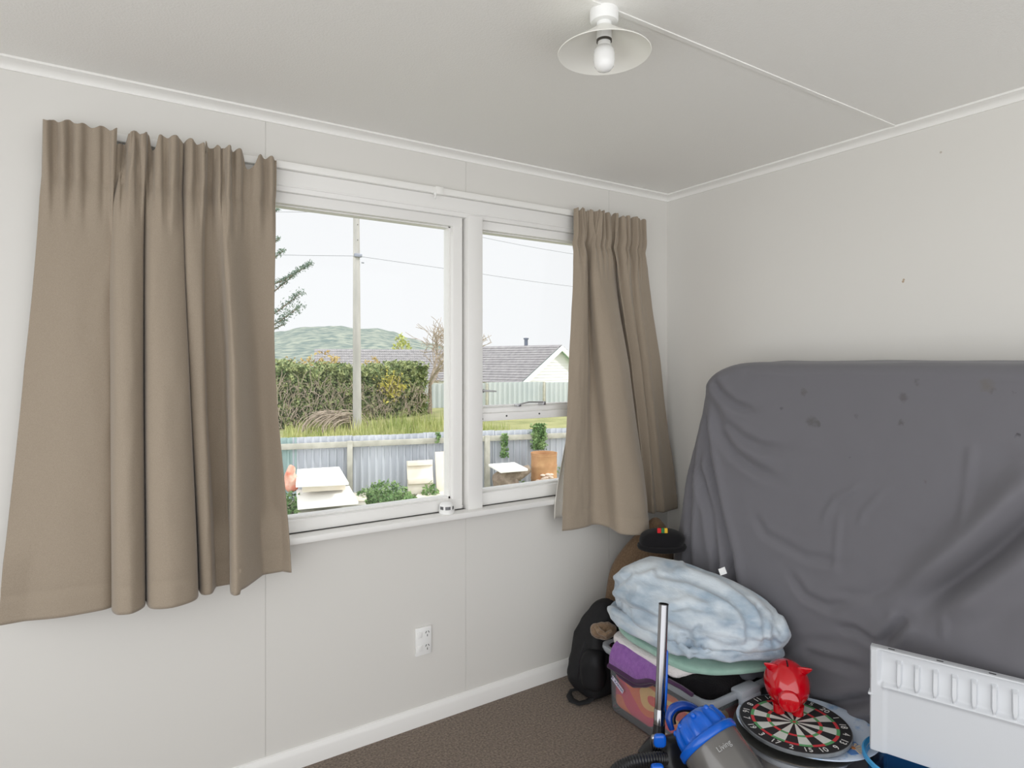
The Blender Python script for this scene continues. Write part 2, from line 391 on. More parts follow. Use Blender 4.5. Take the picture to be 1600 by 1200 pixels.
rows_R = [
 (0.0, [(896, -.05), (907, -.06), (908, -.05), (918, -.068), (919, -.052), (932, -.075), (937, -.085), (944, -.06), (958, -.055), (962, -.07), (966, -.055), (978, -.075), (984, -.055), (992, -.07), (998, -.05), (1006, -.045)]),
 (.16, [(896, -.06), (908, -.075), (917, -.075), (914, -.055), (919, -.058), (926, -.09), (937, -.10), (955, -.08), (962, -.055), (964, -.085), (966, -.055), (980, -.085), (986, -.055), (994, -.07), (1000, -.055), (1012, -.045)]),
 (.5, [(889, -.085), (904, -.105), (917, -.10), (921, -.075), (928, -.09), (941, -.165), (966, -.195), (982, -.15), (980, -.075), (988, -.11), (985, -.06), (1002, -.085), (1000, -.06), (1012, -.085), (1018, -.07), (1032, -.055)]),
 (1.0, [(878, -.12), (900, -.135), (916, -.125), (928, -.11), (950, -.165), (972, -.25), (1008, -.275), (1014, -.22), (1006, -.11), (1010, -.12), (1012, -.085), (1022, -.12), (1026, -.10), (1036, -.125), (1044, -.12), (1058, -.10)])]
curtain('curtain', rows_R, 2.222, .73, 'narrower tan curtain hanging at the right of the window beside the corner', nu=380, seed=4,
        dips=((.40, .02, .012), (.66, .03, .014), (.80, .02, .010)), hemfn=lambda u: -.04 * smooth(.2, .45, u) * (1 - smooth(.45, .56, u)) + .0 )
# turned back lining edge at the right curtain's window side
root = [o for o in COL.objects if o.name == 'curtain.001'][0]
b = MB()
b.grid(lambda i, j: (lambda v, u: on_y(lerp(lerp(890, 894, u), lerp(866, 884, u), smooth(0, 1, v)), 566, lerp(-.06, -.075, v)).xy.to_3d() + Vector((0, .012 * math.sin(u * 3), lerp(1.3, .775, v))))(j / 29, i / 9), 10, 30)
b.build('lining_edge', m_lining, root, solid=.002, angle=180)

# ---------------------------------------------------------------- ceiling lamp
lc = on_z(944, 17, H); lx, ly = lc.x, lc.y
m_enamel = mat('white_enamel', L(240, 239, 232), .3)
m_bulb = mat('frosted_bulb', L(240, 240, 238), .12)
lamp = thing('ceiling_lamp', (lx, ly, H), 'white enamel cone ceiling lamp with a bare unlit bulb', 'lamp')
T = Matrix.Translation((lx, ly, H))
MB().lathe([(0, 0), (.036, 0), (.036, -.026), (.033, -.03), (.019, -.031), (.019, -.042), (0, -.042)], 40, T).build('ceiling_rose', m_white, lamp)
MB().lathe([(.018, -.034), (.019, -.040), (.032, -.050), (.060, -.070), (.095, -.093), (.117, -.107), (.1185, -.1085), (.117, -.110), (.094, -.0955), (.058, -.073), (.030, -.053), (.017, -.043)], 64, T).build('lamp_shade', m_enamel, lamp)
MB().lathe([(0, -.042), (.019, -.042), (.019, -.075), (.018, -.078), (0, -.078)], 32, T).build('bulb_socket', m_white, lamp)
MB().lathe([(0, -.074), (.0195, -.074), (.0195, -.0795), (0, -.0795)], 32, T).build('socket_ring', mat('dark_ring', L(70, 66, 60), .5), lamp)
MB().lathe([(0, -.077), (.0165, -.078), (.0172, -.091), (.0215, -.095), (.0258, -.103), (.0268, -.113), (.0268, -.128), (.0245, -.141), (.018, -.150), (.009, -.1545), (0, -.1555)], 40, T).build('light_bulb', m_bulb, lamp)

# ---------------------------------------------------------------- double power socket on the window wall
so = thing('power_socket', (-1.4435, 0, .342), 'white double power socket low on the window wall', 'power socket')
MB().box((-1.480, -.009, .285), (-1.407, 0, .401), .004).build('faceplate', m_white, so)
for zz in (.372, .317):
    MB().box((-1.472, -.013, zz - .012), (-1.452, -.008, zz + .012), .002).build('rocker_switch', m_white, so)
    h = MB()
    for dx, dz, a in ((-.006, .006, .5), (.006, .006, -.5), (0, -.008, 0)):
        M = Matrix.Translation((-1.427 + dx, -.0092, zz + dz)) @ Matrix.Rotation(a, 4, 'Y')
        h.box((-.0013, -.0006, -.0045), (.0013, .001, .0045), M=M)
    h.build('pin_slots', m_dark, so)

# ---------------------------------------------------------------- smoke alarm lying on the sill
sp = on_z(688, 797, WZ0); sp = Vector((sp.x, -.022, WZ0))
sa = thing('smoke_alarm', sp, 'small round white smoke alarm with silver band on the sill', 'smoke alarm')
T = Matrix.Translation(sp)
k = .9
MB().lathe([(0, 0), (.036 * k, 0), (.037 * k, .005), (.036 * k, .017), (.031 * k, .0185), (0, .0185)], 40, T).build('base', m_white, sa)
MB().lathe([(.031 * k, .018), (.032 * k, .018), (.0325 * k, .033), (.031 * k, .033)], 40, T).build('band', mat('silver_band', L(120, 122, 124), .35, .8), sa)
MB().lathe([(.034 * k, .0315), (.034 * k, .037), (.026 * k, .043), (.012 * k, .0455), (0, .046)], 40, T).build('cap', m_white, sa)
for a in range(6):
    M = T @ Matrix.Rotation(a * math.pi / 3 + .75, 4, 'Z')
    MB().box((.031 * k, -.004, .016), (.0345 * k, .004, .035), .0008, M=M).build('rib', m_white, sa)
# ================================================================ MATTRESS ON EDGE
m_sheet = mat('charcoal_cotton', L(110, 109, 114), .85, spec=.2, sheen=.15, bump=.12, bscale=420, bdist=.001)
soft_mark(m_sheet, [(on_x(x, y, -.315), r, c) for x, y, r, c in (
    (1268, 659, .016, L(95, 94, 95)), (1277, 662, .010, L(95, 94, 95)), (1410, 621, .014, L(97, 95, 97)), (1432, 598, .010, L(94, 93, 94)), (1408, 661, .008, L(94, 93, 94)),
    (1540, 602, .017, L(107, 104, 102)), (1548, 609, .008, L(97, 95, 94)), (1583, 611, .007, L(92, 90, 91)), (1174, 779, .007, L(92, 90, 92)), (1450, 751, .007, L(95, 91, 90)), (1221, 638, .007, L(93, 92, 95)),
    (1184, 786, .006, L(93, 92, 95)), (1331, 713, .005, L(88, 86, 89)), (1338, 650, .006, L(95, 94, 96)), (1589, 681, .006, L(78, 77, 80)), (1254, 612, .012, L(100, 98, 99)))])
creases = [  # (polyline in photo pixels on the sheet's face, half width m, depth m)
 ([(1107, 590), (1127, 617), (1150, 634), (1185, 646)], .020, .016), ([(1101, 612), (1131, 660), (1161, 684), (1190, 698), (1240, 704)], .022, .014),
 ([(1099, 618), (1127, 675), (1150, 709), (1180, 731), (1225, 750)], .024, .018), ([(1096, 615), (1105, 709), (1124, 795), (1142, 866), (1150, 920), (1155, 1000)], .024, .034),
 ([(1090, 610), (1092, 727), (1112, 802), (1124, 870), (1130, 950)], .020, .026), ([(1085, 620), (1080, 727), (1080, 870), (1082, 960)], .018, .022), ([(1098, 640), (1100, 740), (1130, 850), (1165, 960)], .02, .012),
 ([(1349, 757), (1307, 780), (1285, 817)], .012, -.006), ([(1385, 765), (1352, 800), (1345, 820)], .012, -.005), ([(1521, 690), (1502, 830)], .014, -.006), ([(1315, 800), (1306, 900)], .012, -.004),
 ([(1640, 775), (1600, 812), (1562, 850), (1525, 880), (1469, 922), (1425, 960)], .034, .040), ([(1640, 735), (1590, 770), (1540, 815), (1480, 870), (1400, 925)], .05, -.028),
 ([(1640, 850), (1590, 890), (1540, 925), (1480, 965)], .045, -.02), ([(1235, 890), (1262, 930), (1300, 947), (1345, 937)], .018, .012), ([(1180, 800), (1200, 835), (1262, 868), (1330, 880)], .02, .008),
 ([(1310, 978), (1340, 983), (1378, 1008)], .016, .012), ([(1378, 1010), (1400, 985), (1420, 962)], .018, .022), ([(1255, 1015), (1300, 1030), (1360, 1045)], .02, .012), ([(1270, 1098), (1310, 1101), (1375, 1090)], .022, .03),
 ([(1190, 1030), (1250, 1000), (1330, 1005)], .02, .008), ([(1480, 960), (1475, 1000)], .012, -.005), ([(1160, 580), (1180, 574), (1260, 580)], .016, .006), ([(1420, 900), (1360, 930), (1300, 925)], .02, .007)]
cr = []
for pl, w, d in creases:
    q = [on_x(x, y, -.315) for x, y in pl]; q = [(p.y, p.z) for p in q]
    cr.append((q, w, d, min(a for a, _ in q) - 3 * w, max(a for a, _ in q) + 3 * w, min(c for _, c in q) - 3 * w, max(c for _, c in q) + 3 * w))
def crease(y, z):
    s = 0
    for q, w, d, a0, a1, b0, b1 in cr:
        if not (a0 < y < a1 and b0 < z < b1): continue
        best = 9; tt = 0; n = len(q) - 1
        for i in range(n):
            (ax, ay), (bx, by) = q[i], q[i + 1]; dx, dy = bx - ax, by - ay
            t = max(0, min(1, ((y - ax) * dx + (z - ay) * dy) / (dx * dx + dy * dy)))
            e = math.hypot(y - ax - t * dx, z - ay - t * dy)
            if e < best: best = e; tt = (i + t) / n
        k = best / w; en = smooth(0, .18, tt) * (1 - smooth(.75, 1, tt)) + .15
        s += d * en * (math.exp(-k * k) - .35 * math.exp(-((k - 1.5) ** 2)))
    return s
MX0, MY0, MY1, MZ = -.315, -2.45, -.455, 1.49
mt = thing('mattress', (-.16, -1.45, 0), 'large mattress on its edge in a creased charcoal fitted sheet', 'mattress')
MB().box((-.235, MY0 + .03, .0), (-.03, MY1 - .06, MZ - .04), .06, 4).build('mattress_body', mat('ticking', L(205, 203, 198), .9), mt)
b = MB(); ny, nz = 230, 170
def front(i, j):
    # i: along the face from the far right edge, round the left end; j: from the top back edge over the top, down the front
    rc, rt = .12, .05
    Lf = (MY1 - MY0) - rc; La = rc * math.pi / 2 * .9; Le = .17; tot = Lf + La + Le
    s = tot * i / (ny - 1)
    t_tot = .24 + rt * 1.5 + 1.42; t = t_tot * j / (nz - 1)
    # profile (depth from the wall, height)
    if t < .24: px_, pz_, nx_, nz_ = -.02 - t, MZ + .012 - .04 * t, 0, 1
    elif t < .24 + rt * 1.5:
        a = (t - .24) / (rt * 1.5) * math.pi / 2; px_, pz_ = -.26 - rt * math.sin(a), MZ - rt + rt * math.cos(a); nx_, nz_ = -math.sin(a), math.cos(a)
    else:
        k = t - .24 - rt * 1.5; px_, pz_, nx_, nz_ = -.308 - .008 * smooth(0, 1.4, k), MZ - rt - k, -1, 0
    # the top edge rounds down towards the left end
    edge = s - (Lf - .16)
    drop = 0 if edge < 0 else .13 * (min(edge / (.16 + La), 1)) ** 2.2
    if s < Lf: y, dx, ax, ay = MY0 + s, 0, -1, 0
    elif s < Lf + La:
        a = (s - Lf) / La * math.pi / 2; y = MY1 - rc + rc * math.sin(a); dx = rc * (1 - math.cos(a)); ax, ay = -math.cos(a), math.sin(a)
    else: y, dx, ax, ay = MY1, rc + (s - Lf - La), 0, 1
    top = smooth(.1, .5, t)
    px_ = min(px_ + dx * (.25 + .75 * (1 if t > .24 else t / .24)), -.012)
    z = max(pz_ - drop * (1 if t > .2 else .9), .012)
    flare = .27 * (1 - z / 1.4) ** 1.0 * smooth(Lf - .45, Lf + La, s) if z < 1.4 else 0
    y += flare
    d = 0
    if t > .24:
        f = smooth(.24, .40, t)
        d = -crease(y, z) * (1 if z < 1.46 else .5)
        d += f * (.006 * N((y * 2.2, z * 2.2, 1)) + .0016 * N((y * 12 + z * 8, z * 16, 3)) + .001 * N((y * 30, z * 26, 6)) + .02 * math.sin(math.pi * max(0, min(1, z / 1.4))) )
        d += f * .006 * smooth(.9, .2, z) * N((y * 6 + z * 3, z * 9, 9))
        if s > Lf: d += f * .005 * math.sin(s * 80 + z * 2) * smooth(1.4, 1.1, z)
    else: d = .004 * N((y * 4, px_ * 6, 2))
    p = Vector((px_ + nx_ * d * (-ax if t > .24 else 1), y + (ay * d if t > .24 else 0), z + nz_ * d * (0 if t > .24 else 1)))
    p.x = min(p.x, -.008)
    return p
b.grid(front, ny, nz)
b.build('fitted_sheet', m_sheet, mt, angle=180)

# ================================================================ BROWN CUSHION AND HAT IN THE CORNER
m_brown = mat('brown_weave', L(104, 84, 66), .95, spec=.1, col2=L(130, 108, 86), vscale=160, bump=.5, bscale=300, sheen=.2)
cz = Vector((-.36, -.19, .36))
cu = thing('cushion', (-.34, -.17, .0), 'brown woven cushion with a pointed corner propped in the room corner', 'cushion')
out = [(938, 1000), (944, 950), (950, 905), (958, 880), (975, 855), (1000, 828), (1016, 812), (1024, 808), (1032, 812), (1042, 826), (1051, 850), (1052, 900), (1050, 960), (1046, 1010)]
o3 = [at_d(x, y, 3.03) for x, y in out]; cc = sum(o3, Vector()) / len(o3)
b = MB(); nrm = Vector((-FWD.x, -FWD.y, .1)).normalized(); nr = 9; rings = []
for side in (1, -1):
    rr = []
    for k in range(nr):
        f = k / (nr - 1)
        rr.append([b.bm.verts.new(cc + (crom(o3 + [o3[0]], i / 56) - cc) * math.cos(f * math.pi / 2 * .98) + nrm * side * .07 * math.sin(f * math.pi / 2) + nrm * .004 * N((i * .3, k, side))) for i in range(56)])
    for k in range(nr - 1):
        for i in range(56): b.bm.faces.new([rr[k][i], rr[k][(i + 1) % 56], rr[k + 1][(i + 1) % 56], rr[k + 1][i]])
bmesh.ops.remove_doubles(b.bm, verts=b.bm.verts, dist=.0008)
b.build('cushion_cover', m_brown, cu, angle=180)
m_black = mat('black_knit', L(26, 25, 27), .95, spec=.15, bump=.5, bscale=350, sheen=.1)
hc = at_d(1034, 843, 2.84)
ht = thing('hat', hc, 'black knitted hat with a red, green and yellow tab on the brown cushion', 'hat')
b = MB(); X = RGT; Mh = orient((0, 0, 0), RGT, (0, 0, 1))
b.blob(hc, (.10, .07, .048), .8, 40, 20, lambda q, p: p + Vector((0, 0, .006 * N(p, 14))) + Vector((.012 * (q.z), 0, 0)), Mh)
b.build('crown', m_black, ht)
b = MB(); b.tube([hc + Mh @ Vector((.098 * math.cos(a), .07 * math.sin(a), -.03)) for a in [k * math.pi / 16 for k in range(33)]], .014, 8)
b.build('brim', m_black, ht)
for k, (px, c) in enumerate(((1030, L(196, 30, 38)), (1036, L(40, 110, 60)), (1040, L(222, 176, 50)))):
    p = at_d(px, 829, 2.768); o = MB().box((-.0085, -.004, -.011), (.0085, .004, .011), .002, M=orient(p, RGT, (0, 0, 1))).build('stripe_tab', mat('tab_' + str(k), c, .8), ht)
    o['label'] = ('red', 'green', 'yellow')[k] + ' tab stripe'

# ================================================================ BLACK BACKPACK
bp = thing('backpack', (-.70, -.22, 0), 'slumped black backpack with a strap loop on the carpet by the skirting', 'backpack')
m_nylon = mat('black_nylon', L(30, 30, 32), .6, spec=.3, bump=.3, bscale=60, bdist=.004)
Mb = Matrix.Rotation(-.12, 4, 'Y')
def bagfn(q, p):
    t = (p.z + .2) / .4
    p.x *= 1 - .45 * max(t, 0) ** 1.6; p.y *= 1 - .3 * max(t, 0)
    p.x += .07 * t * t
    return p + Vector((q.x, q.y, 0)) * (.016 * N(p, 9) + .007 * N(p, 26))
MB().blob((-.685, -.20, .20), (.125, .115, .2), .62, 48, 36, bagfn).build('bag_body', m_nylon, bp)
def pocketfn(q, p): return p + q * .008 * N(p, 16)
MB().blob((-.75, -.27, .15), (.06, .05, .085), .6, 32, 20, pocketfn, Matrix.Rotation(.5, 3, 'Z')).build('front_pocket', m_nylon, bp)
g = lambda x, y, z=.012: on_z(x, y, z)
MB().tube([g(925, 1070, .05), g(905, 1076, .03), g(892, 1079, .016), g(889, 1086), g(893, 1094), g(905, 1099), g(918, 1096), g(928, 1088, .03), g(932, 1070, .06), g(936, 1050, .10)], .014, 8, flat=.3).build('shoulder_strap', m_nylon, bp)
MB().tube([at_d(914, 1002, 2.66), at_d(905, 1030, 2.63), at_d(902, 1060, 2.64)], .007, 6).build('zip_piping', m_nylon, bp)
m_fur = mat('tan_fleece', L(110, 88, 66), .95, col2=L(140, 116, 92), vscale=60, bump=.8, bscale=120, bdist=.006, sheen=.4)
fl = MB()
pts = [at_d(930, 972, 2.72), at_d(936, 985, 2.68), at_d(944, 992, 2.68), at_d(952, 985, 2.72)]
c = at_d(943, 985, 2.74)
fl.blob(c, (.058, .032, .036), .9, 30, 18, lambda q, p: p + q * (.006 * N(p, 40)), orient((0, 0, 0), RGT * .8 + UP * -.5, UP)).tube([at_d(931, 978, 2.70), at_d(937, 987, 2.68), at_d(946, 992, 2.675), at_d(955, 986, 2.69)], [.008, .012, .012, .008], 8)
o = fl.build('fleece_collar', m_fur); tag(o, 'scrap of tan fleece on top of the black backpack', 'garment')

# ================================================================ CLEAR STORAGE BOX
bx0, bx1, by0, by1, bz = -.755, -.385, -.895, -.322, .285
m_tub = clear_mat('milky_clear_plastic', (.93, .935, .94, 1), gloss=.07, body=.22, bodycol=L(205, 210, 216), rough=.15)
m_rim = clear_mat('milky_rim_plastic', (.9, .91, .93, 1), gloss=.08, body=.55, bodycol=L(200, 206, 214), rough=.2)
sb = thing('storage_box', ((bx0 + bx1) / 2, (by0 + by1) / 2, 0), 'clear plastic storage box heaped with folded blankets and towels', 'storage box')
def rrect(x0, x1, y0, y1, r, z, n=6):
    P = []
    for cx_, cy_, a in ((x1 - r, y1 - r, 0), (x0 + r, y1 - r, 90), (x0 + r, y0 + r, 180), (x1 - r, y0 + r, 270)):
        for k in range(n + 1):
            t = math.radians(a + 90 * k / n); P.append(Vector((cx_ + r * math.cos(t), cy_ + r * math.sin(t), z)))
    return P
def loft(b, loops, cap0=False):
    R_ = [[b.bm.verts.new(p) for p in l] for l in loops]; n = len(R_[0])
    for i in range(len(R_) - 1):
        for k in range(n): b.bm.faces.new([R_[i][k], R_[i][(k + 1) % n], R_[i + 1][(k + 1) % n], R_[i + 1][k]])
    if cap0: b.bm.faces.new(R_[0][::-1])
    return b
ins = lambda d, z, r=.04: rrect(bx0 + d, bx1 - d, by0 + d, by1 - d, r, z)
loft(MB(), [ins(.03, .004), ins(.022, .0035 + .012), ins(.020, .06), ins(.014, bz - .035), ins(.012, bz - .004)], True).build('tub', m_tub, sb, angle=60)
loft(MB(), [ins(.013, bz - .03), ins(-.002, bz - .028), ins(-.008, bz - .012), ins(-.006, bz), ins(.006, bz + .002), ins(.014, bz - .006)]).build('rim', m_rim, sb, angle=60)
ck = MB(); yc = by0
ck.box((-.61, by0 - .034, .20), (-.50, by0 - .012, .272), .006).box((-.615, by0 - .042, .195), (-.495, by0 - .008, .208), .004).box((-.61, by0 - .03, .262), (-.50, by0 + .02, .296), .006)
ck.build('clip_handle', m_rim, sb)
MB().box((-.62, by0 - .036, .178), (-.60, by0 - .006, .196), .004).build('clip_hinge', m_dark, sb)
# label strip stuck on the long side
la, lb = on_x(957, 1057, bx0 + .016), on_x(975, 1081, bx0 + .017)
dv = (lb - la); Lm = dv.length; M = orient((la + lb) / 2 + Vector((-.004, 0, 0)), dv, (-1, 0, .02))
ls = MB().box((-Lm / 2, -.0095, -.0006), (Lm / 2, .0095, .0006), M=M).build('label_strip', mat('label_white', L(222, 216, 234), .6), sb)
text_mesh('lettering', 'IS  KARNIK', .0165, M @ Matrix.Translation((0, 0, .0008)) @ Matrix.Scale(.98, 4), mat('label_ink', L(40, 34, 96), .6), ls)

# bright printed cloth seen through the box wall
def print_mat():
    m = mat('printed_cloth', L(206, 90, 60), .8); t = m.node_tree; bs = t.nodes['Principled BSDF']
    tc = nd(t, 'ShaderNodeTexCoord'); mp = nd(t, 'ShaderNodeMapping'); mp.inputs['Rotation'].default_value = (.5, 0, 0); mp.inputs['Scale'].default_value = (2, 2.6, 5.5)
    n = nd(t, 'ShaderNodeTexNoise'); n.inputs['Scale'].default_value = 1.0; n.inputs['Detail'].default_value = 1.2; n.inputs['Distortion'].default_value = .8
    r = nd(t, 'ShaderNodeValToRGB'); e = r.color_ramp; e.interpolation = 'CONSTANT'
    cs = [(0, L(64, 66, 76)), (.30, L(226, 216, 190)), (.36, L(96, 96, 104)), (.41, L(236, 70, 104)), (.49, L(250, 128, 66)), (.565, L(255, 214, 130)), (.61, L(244, 90, 70))]
    e.elements[0].position, e.elements[0].color = cs[0]; e.elements[1].position, e.elements[1].color = cs[1]
    for p, c in cs[2:]: k = e.elements.new(p); k.color = c
    t.links.new(tc.outputs['Object'], mp.inputs[0]); t.links.new(mp.outputs[0], n.inputs['Vector']); t.links.new(n.outputs['Fac'], r.inputs[0]); t.links.new(r.outputs[0], bs.inputs['Base Color'])
    return m
b = MB()
b.blob(((bx0 + bx1) / 2, (by0 + by1) / 2, .118), ((bx1 - bx0) / 2 - .031, (by1 - by0) / 2 - .031, .095), .2, 60, 30, lambda q, p: p + Vector((.004 * N(p, 9), .004 * N(p, 9, 3), .005 * N(p, 12))))
tag(b.build('printed_blanket', print_mat()), 'folded red, orange and yellow printed blanket inside the clear box', 'blanket')

def slab(name, c, r, e, m, label, cat='blanket', amp=.008, fr=9, rot=0, tilt=(0, 0), shear=0, fn2=None, nu=72, nv=34, group=None):
    R3 = Matrix.Rotation(rot, 3, 'Z')
    def fn(q, p):
        d = amp * N(p, fr, c[0] * 9) + amp * .4 * N(p, fr * 2.7, c[1] * 7)
        p = p + q * d
        if fn2: p = fn2(q, p)
        p.z += tilt[0] * p.x + tilt[1] * p.y; p.y -= shear * (p.x + r[0] * .6) * smooth(r[1] * .8, -r[1], p.y)
        return R3 @ p
    o = MB().blob(c, r, e, nu, nv, fn).build(name, m, angle=180)
    if label: tag(o, label, cat, group)
    return o
m_blackc = mat('black_fleece', L(20, 19, 21), .95, spec=.1, bump=.8, bscale=160, bdist=.004, sheen=.05)
m_whitec = mat('white_fleece', L(222, 216, 216), .95, bump=.8, bscale=130, bdist=.005, sheen=.2)
m_mint = mat('mint_fleece', L(142, 178, 164), .95, col2=L(160, 192, 178), vscale=20, bump=.4, bscale=200, sheen=.3)
m_greyc = mat('dark_grey_cotton', L(74, 76, 82), .9, bump=.3, bscale=100)
slab('black_fleece_throw', (-.57, -.63, .262), (.165, .235, .062), .4, m_blackc, 'black fleece throw bunched along the top of the clear storage box', 'throw', .016, 12)
slab('grey_cover', (-.44, -.73, .318), (.10, .16, .028), .6, m_greyc, 'folded dark grey cotton cover under the mint blanket, right side of the box', 'bedding', .014, 12, tilt=(-.1, .1))
slab('white_fleece_throw', (-.575, -.56, .315), (.175, .22, .022), .5, m_whitec, 'white fleece throw edge showing under the mint blanket', 'throw', .012, 12)
slab('mint_blanket', (-.55, -.585, .350), (.185, .245, .020), .5, m_mint, 'mint green fleece blanket between the white throw and blue quilt', 'blanket', .008, 7, tilt=(0, .06), shear=.45)
# ---- velvety blue quilt folded in two
def velvet():
    m = mat('pale_blue_velvet', L(152, 170, 186), .8, spec=.2, sheen=.4, col2=L(204, 213, 220), vscale=9, detail=7, stretch=(1.3, .8, 2.0), bump=.5, bscale=60, bdist=.004, band=(.34, .62))
    return m
m_vel = velvet()
q = MB()
roll = Vector((-.60, -.71, .36))
def wr(q_, p, s):
    r1 = 1 - abs(N((p.x * 5 + p.y * 2.5, p.y * 4 - p.x * 2, p.z * 16), 1, s)); r2 = 1 - abs(N((p.x * 9, p.y * 9, p.z * 24), 1.3, s + 4))
    return q_ * (.026 * (r1 - .75) + .008 * (r2 - .75) + .008 * N(p, 4, s))
def upper(q_, p):
    p = p + wr(q_, p, 2)
    t = (p.y + .3) / .6                                # 0 near end, 1 window end
    if p.z > 0: p.z *= lerp(.85, 1.12, smooth(0, .75, t)) * lerp(1.0, .92, smooth(.02, .22, p.x)) * lerp(.8, 1, smooth(-.22, -.06, p.x))
    p.z += -.012 * smooth(.05, .22, p.x) + .03 * t
    p.y -= .62 * (p.x + .12) * smooth(.25, -.25, p.y)
    return p
def lower(q_, p):
    p = p + wr(q_, p, 7); p.z += .03 * (p.y + .3) / .6 - .01 * smooth(.05, .25, p.x)
    p.y -= .55 * (p.x + .12) * smooth(.25, -.25, p.y)
    return p
R4 = Matrix.Rotation(.02, 4, 'Z')
q.blob((-.545, -.575, .488), (.205, .275, .122), .72, 220, 120, upper, R4)
q.blob((-.555, -.565, .398), (.205, .27, .036), .6, 180, 70, lower, R4)
qc = [([(944, 931), (960, 940), (978, 950), (1008, 962), (1046, 982), (1070, 989), (1078, 1004)], 7, .022), ([(984, 897), (961, 914), (951, 930)], 5, .010), ([(996, 893), (1017, 886), (1050, 889)], 5, .009),
 ([(1030, 897), (1077, 905), (1104, 916), (1134, 930), (1159, 948), (1172, 971), (1174, 1000)], 6, .016), ([(1075, 880), (1124, 899), (1162, 926), (1192, 951), (1209, 978), (1211, 1004)], 5, .011), ([(1130, 890), (1182, 926), (1209, 955), (1221, 990)], 5, .012),
 ([(1050, 952), (1077, 945), (1093, 950)], 5, .007), ([(1064, 990), (1068, 1013), (1085, 1024), (1106, 1017)], 4, .008), ([(1072, 1001), (1079, 1014), (1093, 1013), (1096, 1002)], 4, .009), ([(1066, 986), (1080, 990), (1092, 980)], 4, .010),
 ([(1145, 940), (1160, 958), (1168, 980), (1166, 1008)], 4, .007), ([(1185, 950), (1196, 975), (1194, 1008)], 4, .007), ([(1105, 1000), (1130, 1012), (1160, 1010)], 5, .006), ([(1000, 905), (1060, 915), (1110, 940)], 6, .005), ([(1180, 985), (1186, 1008)], 4, .006), ([(1054, 990), (1056, 1010), (1070, 1026)], 4, .007)]
q.bm.normal_update(); mv = []
for v in q.bm.verts:
    if v.normal.dot(CAM - v.co) < 0: continue
    w_ = v.co - CAM; D = w_.dot(FWD); x = CXP + FPX * w_.dot(RGT) / D; y = HYP - FPX * w_.z / D; s = 0
    for pl, wd, dp_ in qc:
        if not (min(a for a, _ in pl) - 25 < x < max(a for a, _ in pl) + 25): continue
        best = 99; n = len(pl) - 1
        for i in range(n):
            (a0, b0), (a1, b1) = pl[i], pl[i + 1]; dx, dy = a1 - a0, b1 - b0; t = max(0, min(1, ((x - a0) * dx + (y - b0) * dy) / (dx * dx + dy * dy)))
            best = min(best, math.hypot(x - a0 - t * dx, y - b0 - t * dy))
        k = best / wd; s += dp_ * (math.exp(-k * k) - .45 * math.exp(-((k - 1.8) ** 2)))
    if s: mv.append((v, v.normal * -s))
for v, d in mv: v.co += d
qb = q.build('folded_quilt', m_vel, angle=180)
tag(qb, 'pale blue velvety quilt folded on top of the storage box', 'quilt')
p = cast(qb, 1126, 905) + Vector((.012, 0, .030))
tg = MB().box((-.014, -.0008, -.014), (.014, .0008, .014), M=orient(p, RGT + UP * .3, (-.3, .2, 1))).build('care_tag', m_white, qb); tg['label'] = 'white sewn in care tag'
# ---- purple towel hanging over the long side
m_pur = mat('purple_terry', L(128, 78, 152), .95, col2=L(146, 96, 168), vscale=60, bump=.8, bscale=260, bdist=.004, sheen=.3)
m_purd = mat('dark_purple_binding', L(62, 28, 66), .8, sheen=.2)
pt = thing('towel', (-.76, -.5, .28), 'purple towel with dark binding hanging over the storage box rim', 'towel')
def tw(i, j):
    u = i / 49; v = j / 25
    y = lerp(-.405, -.67, u)
    hang = lerp(.062, .02, smooth(.55, 1, u)); rise = lerp(.028, .012, smooth(.4, 1, u))
    if v < .45: x, z = lerp(-.66, -.755, v / .45), bz + .01 + rise * math.sin(math.pi * min(1, (v / .45) * .8 + .1))
    else:
        k = (v - .45) / .55; x = -.755 - .022 * math.sin(min(1, k * 1.6) * math.pi / 2); z = bz + .01 + rise * .3 * (1 - k) - hang * k
    return Vector((x + .004 * N((y * 14, v * 4, 2)), y, z + .005 * N((y * 12, v * 3, 5))))
b = MB(); b.grid(tw, 50, 26); b.build('towel_cloth', m_pur, pt, solid=.014, angle=180)
e = [tw(i, 25) for i in range(50)]
b = MB(); b.tube([p + Vector((-.003, 0, -.004)) for p in e] + [Vector((-.768, -.72, bz + .012)), Vector((-.766, -.78, bz + .012)), Vector((-.764, -.83, bz + .006))], [.015] * 40 + [lerp(.015, .009, k / 12) for k in range(13)], 10, flat=.8)
b.build('binding', m_purd, pt)
b = MB(); b.tube([e[2] + Vector((.006, 0, -.014)), e[12] + Vector((.004, 0, -.022)), e[25] + Vector((.004, 0, -.024)), e[38] + Vector((.004, 0, -.018)), e[47] + Vector((.004, 0, -.010))], [.008, .014, .015, .012, .007], 10)
b.build('binding', m_purd, pt)
# ================================================================ DARTBOARD STACK
_c = on_z(1241, 1128, .262); DX, DY = _c.x, _c.y
